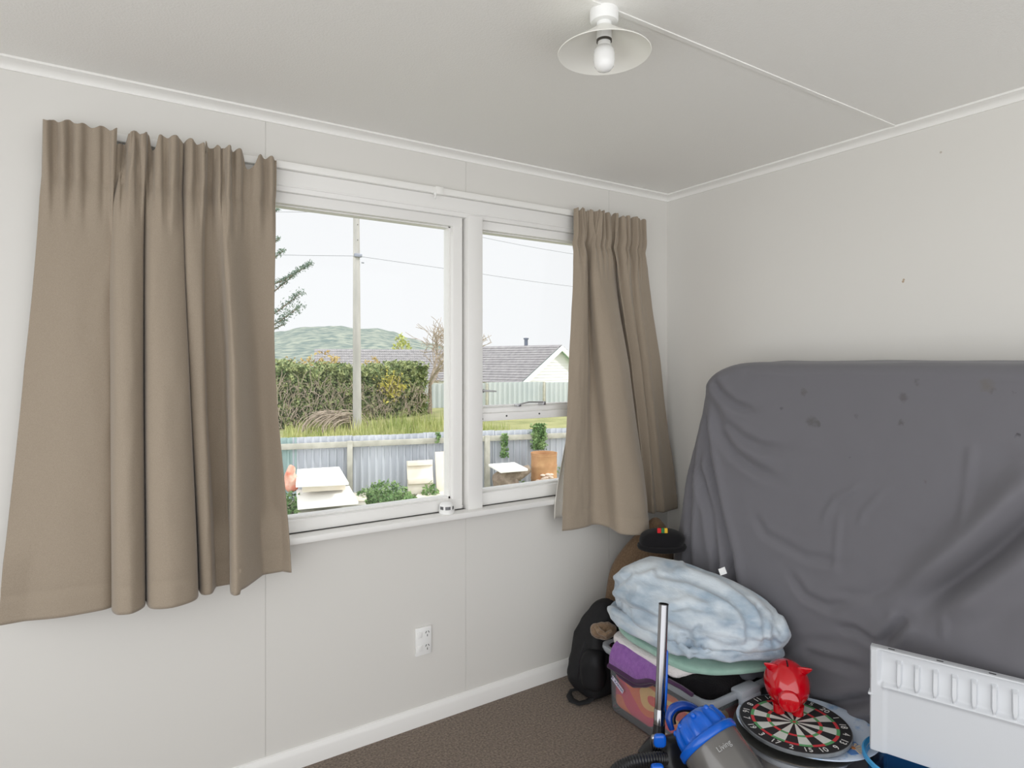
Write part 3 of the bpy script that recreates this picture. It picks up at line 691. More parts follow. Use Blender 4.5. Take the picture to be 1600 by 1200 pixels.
# round tub under the stack
rt = thing('plastic_tub', (DX, DY, 0), 'clear plastic tub holding grey cloths under the dartboard', 'tub')
T = Matrix.Translation((DX, DY, 0))
MB().lathe([(0, .003), (.125, .003), (.132, .012), (.160, .19), (.166, .196), (.168, .204), (.163, .205), (.157, .195)], 56, T).build('tub_wall', m_tub, rt)
MB().lathe([(.158, .188), (.170, .192), (.173, .200), (.170, .209), (.160, .211), (.156, .205)], 56, T).build('tub_rim', m_rim, rt)
o = MB().blob((DX, DY, .10), (.118, .118, .088), .55, 56, 30, lambda q, p: p + q * (.014 * N(p, 16) + .006 * N(p, 40))).build('grey_cloths', mat('crumpled_pale_cloth', L(96, 106, 122), .9, col2=L(212, 204, 196), vscale=12, band=(.42, .58)), angle=180)
tag(o, 'crumpled blue grey and cream cloth inside the clear tub', 'cloth')
# metal platter, printed plate, board
m_steel = mat('worn_steel', L(150, 146, 138), .35, .9, var=.25, vscale=14, bump=.05)
PX, PY = DX + .0, DY + .0
pl = MB().lathe([(0, .214), (.150, .214), (.168, .218), (.196, .228), (.2, .230), (.2, .233), (.195, .232), (.166, .222), (.148, .218), (0, .218)], 72, Matrix.Translation((DX + .005, DY, 0))).build('platter', m_steel)
tag(pl, 'round dull steel platter with a bright rim under the blue plate', 'platter')
plate = thing('serving_plate', (DX + .03, DY - .02, .235), 'large pale blue plate with a daisy print under the dartboard', 'plate')
m_pbl = mat('pale_blue_glaze', L(160, 196, 236), .25, col2=L(216, 230, 248), vscale=26, band=(.3, .45))
T = Matrix.Translation((DX + .040, DY - .018, 0)) @ Matrix.Rotation(-.9, 4, 'Z') @ Matrix.Diagonal((1.14, .98, 1, 1))
MB().lathe([(0, .234), (.13, .234), (.17, .238), (.196, .246), (.198, .248), (.195, .2495), (.168, .243), (.13, .239), (0, .239)], 72, T).build('dish', m_pbl, plate)
pc = on_z(1333, 1170, .2415)
Mp = Matrix.Translation(Vector((pc.x, pc.y, .2425))) @ Matrix.Rotation(.5, 4, 'Z')
b = MB(); b.lathe([(0, 0), (.043, 0), (.043, .0006), (0, .0006)], 4, Matrix.Translation((pc.x, pc.y, .243)) @ Matrix.Rotation(.35, 4, 'Z')); b.build('blue_panel', mat('mid_blue_print', L(96, 142, 205), .3), plate, smooth=False)
m_petal = mat('cream_petal', L(232, 214, 186), .5); d = MB()
for k in range(11):
    a = -1.9 + k * .43
    for_ = [Vector((.004 * math.cos(a), .004 * math.sin(a), 0)), Vector((.03 * math.cos(a - .16), .03 * math.sin(a - .16), 0)), Vector((.034 * math.cos(a), .034 * math.sin(a), 0)), Vector((.03 * math.cos(a + .16), .03 * math.sin(a + .16), 0))]
    d.prism([Vector((pc.x, pc.y, .244)) + v for v in for_], (0, 0, .0005))
d.build('daisy_petals', m_petal, plate, smooth=False)
MB().lathe([(0, .2438), (.008, .2438), (.007, .246), (0, .2462)], 16, Matrix.Translation((pc.x, pc.y, 0))).build('daisy_centre', mat('orange_centre', L(196, 128, 76), .6), plate)
MB().tube([Vector((pc.x - .006, pc.y + .002, .2445)), Vector((pc.x - .03, pc.y + .004, .2445)), Vector((pc.x - .052, pc.y + .014, .2445))], .0016, 6).build('daisy_stem', mat('stem_green', L(52, 62, 60), .6), plate)
# dartboard
db = thing('dartboard', (DX, DY, .25), 'round paper dartboard lying flat with the red piggy bank on it', 'dartboard')
RB = .1765
m_bk = mat('board_black', L(38, 38, 40), .7); m_wh = mat('board_white', L(212, 216, 210), .7, var=.05, vscale=40)
m_gn = mat('board_green', L(92, 160, 104), .7); m_rd = mat('board_red', L(204, 58, 66), .7)
m_edge = mat('board_edge', L(120, 124, 128), .55, var=.2, vscale=30)
zb_, zt_ = .250, .262
MB().lathe([(0, zb_), (RB, zb_), (RB + .001, zb_ + .002), (RB + .001, zt_ - .001), (RB - .001, zt_), (0, zt_)], 96, Matrix.Translation((DX, DY, 0))).build('board_disc', [m_edge], db, angle=30)
Cc = Vector((DX, DY, 0))
p20 = on_z(1297, 1107, zt_) - Cc; a20 = math.atan2(p20.y, p20.x)
order = [20, 1, 18, 4, 13, 6, 10, 15, 2, 17, 3, 19, 7, 16, 8, 11, 14, 9, 12, 5]
b = MB()
def seg(r0, r1, a, w, mi, z0=0.0):
    n = 4; lo = [b.bm.verts.new((DX + r0 * math.cos(a - w + 2 * w * k / n), DY + r0 * math.sin(a - w + 2 * w * k / n), zt_ + .0004)) for k in range(n + 1)]
    hi = [b.bm.verts.new((DX + r1 * math.cos(a - w + 2 * w * k / n), DY + r1 * math.sin(a - w + 2 * w * k / n), zt_ + .0004)) for k in range(n + 1)]
    for k in range(n):
        f = b.bm.faces.new([lo[k], lo[k + 1], hi[k + 1], hi[k]]); f.material_index = mi
w = math.pi / 20; q = RB
for k in range(20):
    a = a20 - k * math.pi / 10; dk = k % 2 == 0
    for r0, r1, mi in ((.075, .44, 0 if dk else 1), (.44, .50, 3 if dk else 2), (.50, .73, 0 if dk else 1), (.73, .79, 3 if dk else 2), (.79, .99, 0)): seg(r0 * q, r1 * q, a, w, mi)
    seg(.03 * q, .075 * q, a, w, 2); seg(0.001, .03 * q, a, w, 3)
b.build('scoring_face', [m_bk, m_wh, m_gn, m_rd], db, smooth=False)
m_num = mat('number_white', L(225, 225, 222), .6)
for k, nmb in enumerate(order):
    a = a20 - k * math.pi / 10
    M = Matrix.Translation((DX + .885 * q * math.cos(a), DY + .885 * q * math.sin(a), zt_ + .0005)) @ Matrix.Rotation(a - math.pi / 2 + (math.pi if math.cos(a - a20) < -.05 else 0), 4, 'Z')
    o = text_mesh('number', str(nmb), .031, M, m_num, db, .0004)
m_wire = mat('score_wire', L(170, 165, 160), .4, .6)
# ---- piggy bank
m_pig = mat('red_ceramic', L(190, 3, 22), .1, coat=.8)
f_ = on_z(1232, 1116, zt_); pg0 = on_z(1230, 1100, zt_)
pgc = Vector((f_.x + .035, f_.y + .03, zt_))
pig = thing('piggy_bank', pgc, 'glossy red ceramic piggy bank sitting on the dartboard', 'piggy bank')
fw = (CAM - pgc); fw.z = 0; fw.normalize(); fw = (Matrix.Rotation(.12, 3, 'Z') @ fw)
sd = Vector((0, 0, 1)).cross(fw)                       # pig's left
B = lambda a, s_, u: pgc + fw * a + sd * s_ + Vector((0, 0, u))
Mpg = Matrix((fw, sd, Vector((0, 0, 1)))).transposed().to_4x4()
MB().blob(B(0, 0, .090), (.084, .077, .077), 1, 56, 36, lambda q, p: p + Vector((0, 0, -.010 * q.x * (q.x > 0))), Mpg).build('body', m_pig, pig)
Ms = orient(B(.060, -.002, .062), sd, fw + Vector((0, 0, .12)))
MB().lathe([(0, 0), (.038, 0), (.0365, .022), (.034, .032), (.030, .035), (0, .034)], 40, Ms).build('snout', m_pig, pig)
for s_ in (1, -1):
    c = B(.022, s_ * .050, .150)
    b = MB()
    def ear(q, p): return Vector((p.x * .6, p.y * (1 - .55 * max(0, q.z)), p.z)) + Vector((.012 * q.z, s_ * .016 * max(q.z, 0), 0))
    b.blob(c, (.012, .019, .026), .9, 24, 16, ear, Mpg @ Matrix.Rotation(-s_ * .55, 4, 'X')); b.build('ear', m_pig, pig)
    for a in (.042, -.036):
        MB().lathe([(0, .000), (.017, .000), (.020, .004), (.019, .016), (.022, .035), (0, .035)], 24, Matrix.Translation(B(a, s_ * .030, .0006))).build('foot', m_pig, pig)
    MB().lathe([(0, 0), (.004, .0), (.003, .002), (0, .0025)], 12, orient(B(.0935, s_ * .012, .062), sd, fw)).build('nostril', m_pig, pig)
Msl = orient(B(.015, 0, .1653), sd, (fw * .15 + Vector((0, 0, 1))))
MB().box((-.0022, -.016, -.004), (.0022, .016, .0008), M=Msl).build('coin_slot', mat('slot_black', L(40, 6, 10), .8), pig)
b = MB(); b.tube([B(-.082 - .004 * k, .008 * math.sin(k * .9), .09 + .008 * math.cos(k * .9)) for k in range(9)], .004, 8); b.build('tail', m_pig, pig)

# ================================================================ WHITE PLASTIC TRAY ON EDGE AND BLUE TUB
m_wpl = mat('glossy_white_plastic', L(206, 209, 213), .28, coat=.15)
A0 = at_d(1358, 1172, 1.95); A1 = at_d(1372, 1013, 1.95)
ux = Vector((.1175, -.333, 0)).normalized(); vv = Vector((0, 0, 1)); wv = vv.cross(ux); wv = wv if wv.dot(CAM - A0) > 0 else -wv
lean = (A1 - A0); lean = (vv * lean.z + wv * -.012).normalized()
zt0 = A0.z
PL, PH = .46, (A1.z - A0.z) * 1.0
Mt = Matrix((ux, wv, lean)).transposed().to_4x4(); Mt.translation = A0
wt = thing('plastic_tray', A0, 'big white plastic tray with moulded ridges standing on edge in the blue tub', 'tray')
b = MB(); PV = .655 * PH
def prof_w(u, v):
    w_ = .0
    band = smooth(.018, .034, u)                       # step from the left flange to the field
    lowp = smooth(PV + .012, PV - .002, v)
    w_ = -.010 * band * (1 - lowp) - .012 * band * (1 - lowp) * smooth(PV, PH, v) * 0
    w_ += -.010 * band * (1 - lowp) * smooth(PV + .01, PH * .9, v)
    w_ += .006 * smooth(.030, .040, u) * math.exp(-((v - PV) / .008) ** 2)
    w_ -= .004 * smooth(.034, .05, u) * lowp
    w_ -= .010 * smooth(.004, 0, u) + .010 * smooth(PH - .005, PH, v) + .01 * smooth(.006, 0, v)
    for k in range(8):
        c = .078 + .0465 * k
        if abs(u - c) < .02:
            vv0, vv1 = PV + .004, PH - .030
            if vv0 - .006 < v < vv1 + .006:
                t = (v - vv0) / (vv1 - vv0); hw = .0085 * (smooth(-.05, .3, t) * .55 + .45)
                w_ += .012 * smooth(hw, hw * .55, abs(u - c)) * smooth(-.03, .12, t) * smooth(1.05, .93, t)
    return w_
nu_, nv_ = 330, 110
b.grid(lambda i, j: Mt @ Vector((PL * i / (nu_ - 1), prof_w(PL * i / (nu_ - 1), PH * j / (nv_ - 1)), PH * j / (nv_ - 1))), nu_, nv_)
b.build('moulded_face', m_wpl, wt, angle=35)
b = MB(); b.box((0, -.036, 0), (PL, -.012, .006), .002, M=Mt).box((0, -.036, PH - .006), (PL, -.0095, PH), .002, M=Mt).box((0, -.036, .003), (.006, -.0095, PH - .003), .002, M=Mt).box((PL - .006, -.036, .003), (PL, -.0095, PH - .003), .002, M=Mt)
b.box((.0, -.039, 0), (PL, -.035, PH), .0015, M=Mt)
b.build('tray_shell', m_wpl, wt, angle=35)
MB().box((-.004, -.030, PH * .54), (.010, .003, PH * .565), .002, M=Mt).build('flange_step', m_wpl, wt)
for k in range(4):
    u = .048 + k * .125
    MB().box((u, -.026, PH - .001), (u + .017, -.020, PH + .0006), M=Mt).build('edge_slot', m_dark, wt, smooth=False)
# blue tub
m_blue_t = clear_mat('blue_clear_plastic', (.25, .47, .78, 1), gloss=.08, body=.45, bodycol=L(58, 132, 196), rough=.12)
m_blue_r = mat('blue_rim_plastic', L(70, 158, 214), .3)
m_inner = mat('blue_tub_inner', L(54, 110, 170), .4)
bl = on_z(1353, 1152, .272)
bc_ = Vector((-.453, -1.430, 0))
bt = thing('blue_tub', bc_, 'round blue plastic tub under the white tray', 'tub')
T = Matrix.Translation(bc_) @ Matrix.Diagonal((.8, .8, 1, 1))
MB().lathe([(0, .003), (.13, .003), (.138, .012), (.160, .252), (.162, .262)], 72, T).build('tub_wall', m_blue_t, bt)
MB().lathe([(.158, .245), (.161, .258), (.165, .268), (.171, .272), (.177, .269), (.178, .258), (.175, .256), (.170, .262), (.166, .256), (.162, .245)], 72, T).build('tub_rim', m_blue_r, bt)
o = MB().blob(bc_ + Vector((0, 0, .105)), (.088, .088, .09), .6, 50, 26, lambda q, p: p + q * (.008 * N(p, 14) + .004 * N(p, 34))).build('navy_towel', mat('navy_towel', L(52, 78, 120), .9, bump=.6, bscale=150), angle=180)
tag(o, 'crumpled navy towel inside the blue tub', 'towel')

# ================================================================ VACUUM CLEANER
m_chr = mat('chrome_tube', L(160, 160, 163), .14, 1); m_bkp = mat('black_plastic', L(30, 30, 32), .3); m_bl = mat('blue_plastic', L(8, 92, 198), .25, coat=.3)
m_bin = mat('smoky_bin', L(110, 108, 106), .2, .25, coat=.3)
wt_, wb_ = at_d(1037, 944, 2.16), at_d(1030, 1132, 2.10)
vc = thing('vacuum_cleaner', (wb_.x, wb_.y, 0), 'blue and grey vacuum cleaner with a chrome wand before the clear storage box', 'vacuum cleaner')
d = (wt_ - wb_).normalized()
MB().tube([wb_, wt_], .0168, 28, caps=False).tube([wt_ + d * .0005, wb_ + d * .03], .0150, 24, caps=False).tube([wt_ - d * .03, wt_ - d * .028], .0149, 20).build('wand', m_chr, vc)
MB().lathe([(.0148, 0), (.0172, 0), (.0172, .003), (.0148, .003)], 28, orient(wt_ - d * .001, RGT, d)).build('wand_lip', m_bkp, vc)
MB().tube([wb_ - d * .0, wb_ + d * .045, wb_ + d * .05], [.0188, .0188, .0172], 28).build('wand_collar', m_chr, vc)
off = RGT * .0165 + FWD * -.004
MB().tube([wb_ + d * .02 + off, wb_ + d * .12 + off, wb_ + d * .235 + off, wb_ + d * .245 + off * .8], [.0052, .0062, .0045, .001], 10).build('blue_strip', m_bl, vc)  # narrow blue strip along the right side of the wand
MB().tube([wb_ + d * .002, wb_ - d * .05, wb_ - d * .09 - RGT * .006], [.0195, .022, .026], 24).build('wand_socket', m_bkp, vc)
# canister: axis runs down, to the right and towards the viewer
ax = (RGT * .46 - UP * .58 - FWD * .67).normalized()
xr = (RGT - ax * RGT.dot(ax)).normalized()
LC = at_d(1082, 1122, 2.02)
Mc = orient(LC, xr, ax)
def crown(r, z, lob=.0): return r, z
nl = 64; b = MB(); rows = []
pr = [(.0, -.012, 0), (.030, -.012, 0), (.052, -.008, .0), (.068, .004, .4), (.078, .016, 1), (.084, .034, 1), (.087, .052, .8), (.089, .060, 0), (.1, .064, 0), (.104, .068, 0), (.104, .084, 0), (.100, .088, 0), (.097, .088, 0)]
for r, z, k in pr:
    rows.append([b.bm.verts.new(Mc @ Vector(((r + k * .0042 * (1 if math.cos(12 * t) > .1 else -1) * abs(math.cos(12 * t)) ** .4) * math.cos(t), (r + k * .0042 * (1 if math.cos(12 * t) > .1 else -1) * abs(math.cos(12 * t)) ** .4) * math.sin(t), z))) for t in [2 * math.pi * i / (nl * 2) for i in range(nl * 2)]])
for i in range(len(rows) - 1):
    for j in range(nl * 2): b.bm.faces.new([rows[i][j], rows[i][(j + 1) % (nl * 2)], rows[i + 1][(j + 1) % (nl * 2)], rows[i + 1][j]])
b.build('bin_lid', m_bl, vc, angle=50)
for a in range(8):
    t = a * math.pi / 4 + .3
    MB().blob(Mc @ Vector((.072 * math.cos(t), .072 * math.sin(t), .008)), (.009, .009, .009), 1, 16, 10).build('lid_knob', m_bl, vc)
tri = [Mc @ Vector((.0905 * math.cos(t) * s_, .0905 * math.sin(t) * s_, z)) for t, z, s_ in ((-1.93, .060, 1.03), (-1.68, .060, 1.03), (-1.81, .020, 1.0))]
o = MB().prism(tri, (Mc.to_3x3() @ Vector((math.cos(-1.81), math.sin(-1.81), 0))) * .002).build('lid_marker', m_white, vc, smooth=False); o['label'] = 'white triangle marker'
bin_ = MB().lathe([(.096, .086), (.098, .095), (.097, .20), (.094, .235), (.08, .24), (0, .24)], 64, Mc).build('dust_bin', m_bin, vc)
# maker's lettering wraps on the bin
okb, hitp, hitn, _ = bin_.ray_cast(CAM, ray(1131, 1166).normalized())
if okb:
    if hitn.dot(CAM - hitp) < 0: hitn = -hitn
    tg3 = hitn.cross(ax); tg3 = tg3 if tg3.dot(RGT) > 0 else -tg3
    text_mesh('lettering', 'Living', .022, orient(hitp + hitn * .0012, tg3, hitn), mat('pale_lettering', L(168, 168, 168), .5), vc, .0008)
# carry handle loop
hp = [at_d(x, y, D) for x, y, D in ((1050, 1140, 2.04), (1045, 1122, 2.05), (1052, 1107, 2.06), (1068, 1102, 2.07), (1084, 1106, 2.08), (1096, 1118, 2.08), (1098, 1132, 2.08))]
MB().tube([crom(hp, k / 24) for k in range(25)], [.010 + .006 * math.sin(math.pi * k / 24) for k in range(25)], 14, flat=.8).build('carry_handle', mat('dark_blue_plastic', L(14, 62, 150), .2, coat=.4), vc)
MB().tube([crom(hp, k / 24) + ray(1070, 1110).normalized() * -.0 + (at_d(1075, 1128, 2.06) - crom(hp, k / 24)) * .2 for k in range(2, 22)], .010, 12, flat=.9).build('handle_grip', m_bkp, vc)
# black body under and behind the bin, hose and release button
bc = at_d(1050, 1175, 2.06)
def bodyf(q, p): return p + q * (.004 * N(p, 18))
MB().blob(bc - UP * .05 + RGT * .01, (.06, .055, .095), .6, 40, 26, bodyf, orient((0, 0, 0), xr, -ax * .5 + UP)).build('motor_body', m_bkp, vc)
MB().tube([wb_ - d * .07, at_d(1022, 1165, 2.06), at_d(1008, 1180, 2.04), at_d(1004, 1205, 2.04)], [.026, .030, .026, .02], 16).build('elbow', m_bkp, vc)
MB().blob(at_d(1031, 1157, 2.0), (.020, .010, .021), .6, 28, 18, None, orient((0, 0, 0), RGT * .8 - UP * .4, UP)).build('release_button', m_bl, vc)
MB().blob(at_d(1026, 1160, 2.01), (.020, .010, .026), .6, 28, 18, None, orient((0, 0, 0), RGT * .8 - UP * .4, UP)).build('button_bezel', m_chr, vc)
hz = [at_d(x, y, D) for x, y, D in ((1040, 1185, 2.0), (1015, 1186, 1.98), (985, 1192, 1.97), (962, 1206, 1.97), (955, 1235, 1.98), (975, 1262, 2.0), (1010, 1275, 2.02))]
b = MB(); b.tube([crom(hz, k / 90) for k in range(91)], [.019 + .0022 * (k % 2) for k in range(91)], 14); b.build('hose', m_bkp, vc)
MB().blob(at_d(1027, 1200, 1.94), (.020, .012, .012), .6, 24, 14, None, orient((0, 0, 0), RGT, UP)).build('pedal', m_bl, vc)
# wheels and base that carry it on the carpet
wc = Vector((wb_.x + .05, wb_.y - .10, 0))
MB().box((wc.x - .10, wc.y - .10, .02), (wc.x + .06, wc.y + .09, .14), .03, 4).build('base_housing', m_bkp, vc)
for s_ in (-1, 1):
    MB().lathe([(0, -.018), (.045, -.018), (.05, -.012), (.05, .012), (.045, .018), (0, .018)], 32, orient((wc.x - .02, wc.y + s_ * .11, .05), (1, 0, 0), (0, s_, 0))).build('wheel', m_bkp, vc)
# ================================================================ OUTSIDE
GY, GV = -.80, -.50
m_lawn = mat('yard_ground', L(124, 128, 100), .95, col2=L(158, 154, 132), vscale=2.5, bump=.8, bscale=20, bdist=.03)
m_verge = mat('verge_grass', L(140, 146, 96), .95, col2=L(176, 174, 124), vscale=1.5, bump=.8, bscale=14, bdist=.05)
FA, FB = on_z(445, 684, .25), on_z(880, 668, .25)
fd = (FB - FA).normalized(); fn = Vector((fd.y, -fd.x, 0))          # fn points to the house
F0 = FA - fd * 6; FL = (FB - FA).length + 14
def fpt(px, off=0, z=0):
    """point on the yard fence line seen at photo column px"""
    d = ray(px, HYP); a = F0 - CAM
    det = d.x * -fd.y + d.y * fd.x
    t = (a.x * -fd.y + a.y * fd.x) / det
    p = CAM + d * t + fn * off; return Vector((p.x, p.y, z))
b = MB(); b.prism([Vector((-14, .13, GY)), Vector((20, .13, GY)), fpt(1200, -.1, GY) + fd * 6, F0 + Vector((0, 0, GY - F0.z)) - fd * 4], (0, 0, -.3))
struct(b.build('yard_lawn', m_lawn, smooth=False), 'patchy grass yard below the window', 'ground')
b = MB(); e0 = F0 + Vector((0, 0, GV - F0.z)) - fd * 30 - fn * .12; e1 = e0 + fd * 110
b.prism([e0, e1, e1 - fn * 70, e0 - fn * 70], (0, 0, -.4)); struct(b.build('verge_ground', m_verge, smooth=False), 'rough grass verge beyond the yard fence', 'ground')

def leaves(b, pts, size, var=.4, up=.3, asp=.55, rng=random):
    for p in pts:
        s = size * (1 + var * (rng.random() * 2 - 1)); n = Vector((rng.uniform(-1, 1), rng.uniform(-1, 1), rng.uniform(-.6, 1) + up)).normalized()
        t = n.orthogonal().normalized(); t = (Matrix.Rotation(rng.uniform(0, 6.28), 3, n) @ t); u = n.cross(t)
        P = Vector(p); vs = [b.bm.verts.new(P - t * s * .5), b.bm.verts.new(P + u * s * asp * .5 + n * s * .06), b.bm.verts.new(P + t * s * .5 - n * s * .1), b.bm.verts.new(P - u * s * asp * .5 + n * s * .06)]
        b.bm.faces.new(vs)
def leaf_mat(name, c1, c2, sc=3): return mat(name, c1, .7, spec=.25, col2=c2, vscale=sc, detail=5, band=(.38, .62))
m_ivy = leaf_mat('ivy_leaf', L(94, 114, 72), L(178, 186, 132), 5); m_weed = leaf_mat('weed_leaf', L(96, 130, 78), L(150, 176, 120), 6)
m_ylw = leaf_mat('yellow_leaf', L(168, 160, 76), L(200, 192, 104), 6); m_rust = leaf_mat('rust_leaf', L(176, 150, 96), L(200, 182, 128), 3)
m_twig = mat('bare_twig', L(150, 136, 120), .9, col2=L(186, 172, 156), vscale=8); m_pine = leaf_mat('pine_needle', L(104, 124, 110), L(140, 156, 142), 3)
m_bark = mat('bark', L(120, 106, 94), .95, col2=L(160, 146, 130), vscale=10, bump=.8, bscale=20, bdist=.02)

# ---- yard fence: profiled steel sheets, timber rail and posts
m_steelf = mat('weathered_steel_sheet', L(182, 187, 196), .55, .0, col2=L(208, 212, 219), vscale=1.8, stretch=(1, 1, .25)); m_teal = mat('teal_sheet', L(158, 182, 180), .6, var=.08, vscale=3)
m_post = mat('weathered_timber', L(172, 170, 158), .9, col2=L(198, 196, 184), vscale=7, bump=.4, bscale=30)
fe = thing('yard_fence', F0 + fd * 8 + Vector((0, 0, GY - F0.z)), 'weathered corrugated steel fence with timber rail along the back of the yard', 'fence')
def sheet(s0, s1, z0, z1, off):
    b = MB(); P = []; per = .122; s = s0
    cyc = ((0, 0), (.052, 0), (.064, .026), (.088, .026), (.1, 0))
    while s < s1:
        for a, h in cyc: P.append((s + a, h))
        s += per
    rows = [[F0 + fd * a + fn * (off + h) + Vector((0, 0, z - F0.z + .006 * N((a, 0, 0), 2))) for a, h in P] for z in (z0, z1)]
    vs = [[b.bm.verts.new(p) for p in r] for r in rows]
    for i in range(len(P) - 1): b.bm.faces.new([vs[0][i], vs[0][i + 1], vs[1][i + 1], vs[1][i]])
    return b
sp_of = lambda px: (fpt(px) - Vector((F0.x, F0.y, 0))).dot(fd)
sA, sB, sC = sp_of(459), sp_of(548), sp_of(770)
sheet(0, sA, GY, .25, -.02).build('teal_sheet', m_teal, fe, smooth=False, solid=.003)
for k, (a, c) in enumerate(((sA - .02, sB), (sB - .02, (sB + sC) / 2), ((sB + sC) / 2 - .02, sC), (sC - .02, sC + 2.6), (sC + 2.58, FL))):
    sheet(a, c, GY, .25 - .01 * (k % 2), -.02 + .001 * k).build('steel_sheet', m_steelf, fe, smooth=False, solid=.003)
M = Matrix((fd, -fn, Vector((0, 0, 1)))).transposed().to_4x4(); M.translation = F0 + Vector((0, 0, -F0.z))
MB().box((0, -.085, .06), (FL, -.035, .155), .004, M=M).build('top_rail', m_post, fe)
for px in (330, 546, 759, 985):
    s = sp_of(px); MB().box((s - .045, -.13, GY), (s + .045, -.036, .165), .006, M=M).build('fence_post', m_post, fe)

# ---- ivy on the fence, each its own plant
def ivy(px0, px1, y0, y1, n, label, seed, hang=0):
    r = random.Random(seed); b = MB(); pts = []
    for k in range(n * 2):
        px = lerp(px0, px1, (r.random() + r.random()) / 2); q = fpt(px, .06 + .10 * r.random())
        D = (q - CAM).dot(FWD); py = lerp(y0, y1, r.random() ** (1.2 if hang else 1)); pts.append(Vector((q.x, q.y, 1.495 - (py - HYP) * D / FPX)))
    leaves(b, pts, .055, rng=r); o = b.build('ivy', m_weed, smooth=False); tag(o, label, 'climbing plant')
ivy(826, 852, 662, 702, 520, 'bushy green ivy spilling over the fence above the rusty drum', 3)
ivy(778, 792, 678, 715, 130, 'thin green ivy hanging down the fence behind the stump', 4, 1)
ivy(678, 686, 676, 692, 40, 'small sprig of ivy on the fence rail left of the mullion', 5, 1)
ivy(868, 890, 730, 752, 70, 'low green weeds at the fence foot right of the rusty drum', 6)

# ---- rusty drum
dp = fpt(833, .55, GY); dD = (dp - CAM).dot(FWD); dr = 20.5 * dD / FPX; dz = 1.495 - (707 - HYP) * dD / FPX
m_rust2 = mat('rusted_steel', L(172, 124, 88), .85, col2=L(206, 164, 120), vscale=5, bump=.5, bscale=30, detail=6)
dm = thing('steel_drum', dp, 'open rusty orange steel drum against the yard fence', 'drum')
T = Matrix.Translation(dp); hgt = dz - GY
prd = [(0, .02), (dr * .97, .02), (dr, .0), (dr, .03), (dr * .98, .04)]
for f in (.33, .66): prd += [(dr * .98, hgt * f - .03), (dr * 1.01, hgt * f), (dr * .98, hgt * f + .03)]
prd += [(dr * .98, hgt - .05), (dr * 1.0, hgt - .04), (dr * .985, hgt - .02), (dr * 1.015, hgt - .008), (dr * 1.015, hgt), (dr * .975, hgt), (dr * .95, hgt - .04), (dr * .95, .05), (0, .05)]
MB().lathe(prd, 48, T).build('drum_shell', m_rust2, dm)
sp_ = MB(); rr = random.Random(2)
for k in range(16):
    a = math.atan2(-FWD.y, -FWD.x) + rr.uniform(-.55, .55); z = hgt * rr.uniform(.30, .48)
    sp_.blob(dp + Vector((dr * .985 * math.cos(a), dr * .985 * math.sin(a), z)), (.05, .05, .022), 1, 10, 6)
sp_.build('pale_scuff', mat('pale_scuff', L(226, 206, 190), .9), dm)['label'] = 'pale scuffed patch'
# ---- stump with a board on it
st0 = fpt(771, .75, GY); sD = (st0 - CAM).dot(FWD); sh = 1.495 - (733 - HYP) * sD / FPX - GY
sm = thing('tree_stump', st0, 'gnarled grey tree stump below the fence', 'stump')
MB().blob(st0 + Vector((0, 0, sh * .5)), (.20, .20, sh * .5), .7, 36, 26, lambda q, p: Vector((p.x * (1.05 - .25 * q.z * q.z + .45 * smooth(.4, 1, q.z) * (q.x > 0) * 1.2), p.y, p.z)) + q * .05 * N(p, 6)).build('stump_trunk', m_bark, sm)
MB().tube([st0 + Vector((.1, -.05, sh * .7)), st0 + Vector((.26, -.1, sh * .86)), st0 + Vector((.40, -.12, sh * .98))], [.12, .10, .07], 12).build('side_limb', m_bark, sm)
m_ply = mat('bare_plywood', L(226, 216, 198), .8, col2=L(240, 234, 222), vscale=2.5, stretch=(1, 6, 1)); m_plw = mat('painted_board', L(244, 243, 240), .7)
def board(name, M, sx, sy, sz, m, label, parent=None):
    o = MB().box((-sx / 2, -sy / 2, -sz / 2), (sx / 2, sy / 2, sz / 2), .004, M=M).build(name, m, parent)
    if label: tag(o, label, 'board')
    return o
board('board', Matrix.Translation(st0 + Vector((.02, -.02, sh + .03))) @ Matrix.Rotation(math.atan2(fd.y, fd.x) + .1, 4, 'Z') @ Matrix.Rotation(.06, 4, 'X'), .50, .55, .04, m_plw, 'white painted board lying flat on the tree stump')
# ---- slatted boards leaning on the fence
def leaning(px0, px1, ytop, ybot, off, cleats, label, name='pallet_board'):
    a = fpt(px0, off, 0); c = fpt(px1, off, 0); D0 = (a - CAM).dot(FWD); D1 = (c - CAM).dot(FWD); Dm = (D0 + D1) / 2
    zt = 1.495 - (ytop - HYP) * Dm / FPX; zb = max(1.495 - (ybot - HYP) * Dm / FPX, GY); w = (c - a).length; h = zt - zb
    root = thing(name, Vector(((a.x + c.x) / 2, (a.y + c.y) / 2, zb)), label, 'board')
    th = .20; o = (a + c) / 2; M = orient(Vector((o.x, o.y, zb)), fd, fn * math.cos(th) + UP * math.sin(th))
    M = M @ Matrix.Translation((0, h / 2 / math.cos(th), 0))
    MB().box((-w / 2, -h / 2 / math.cos(th), -.012), (w / 2, h / 2 / math.cos(th), .012), .003, M=M).build('face_board', m_ply, root)
    for f in cleats:
        yy = h * (f - .5); MB().box((-w * .49, yy - .045, .012), (w * .49, yy + .045, .05), .004, M=M).build('cleat', m_ply, root)
    return root
leaning(631, 670, 721, 772, .42, (.93, .38), 'pale plywood panel with two cleats leaning on the steel fence')
leaning(675, 712, 707, 772, .40, (), 'taller bare plywood panel leaning on the fence left of the mullion')
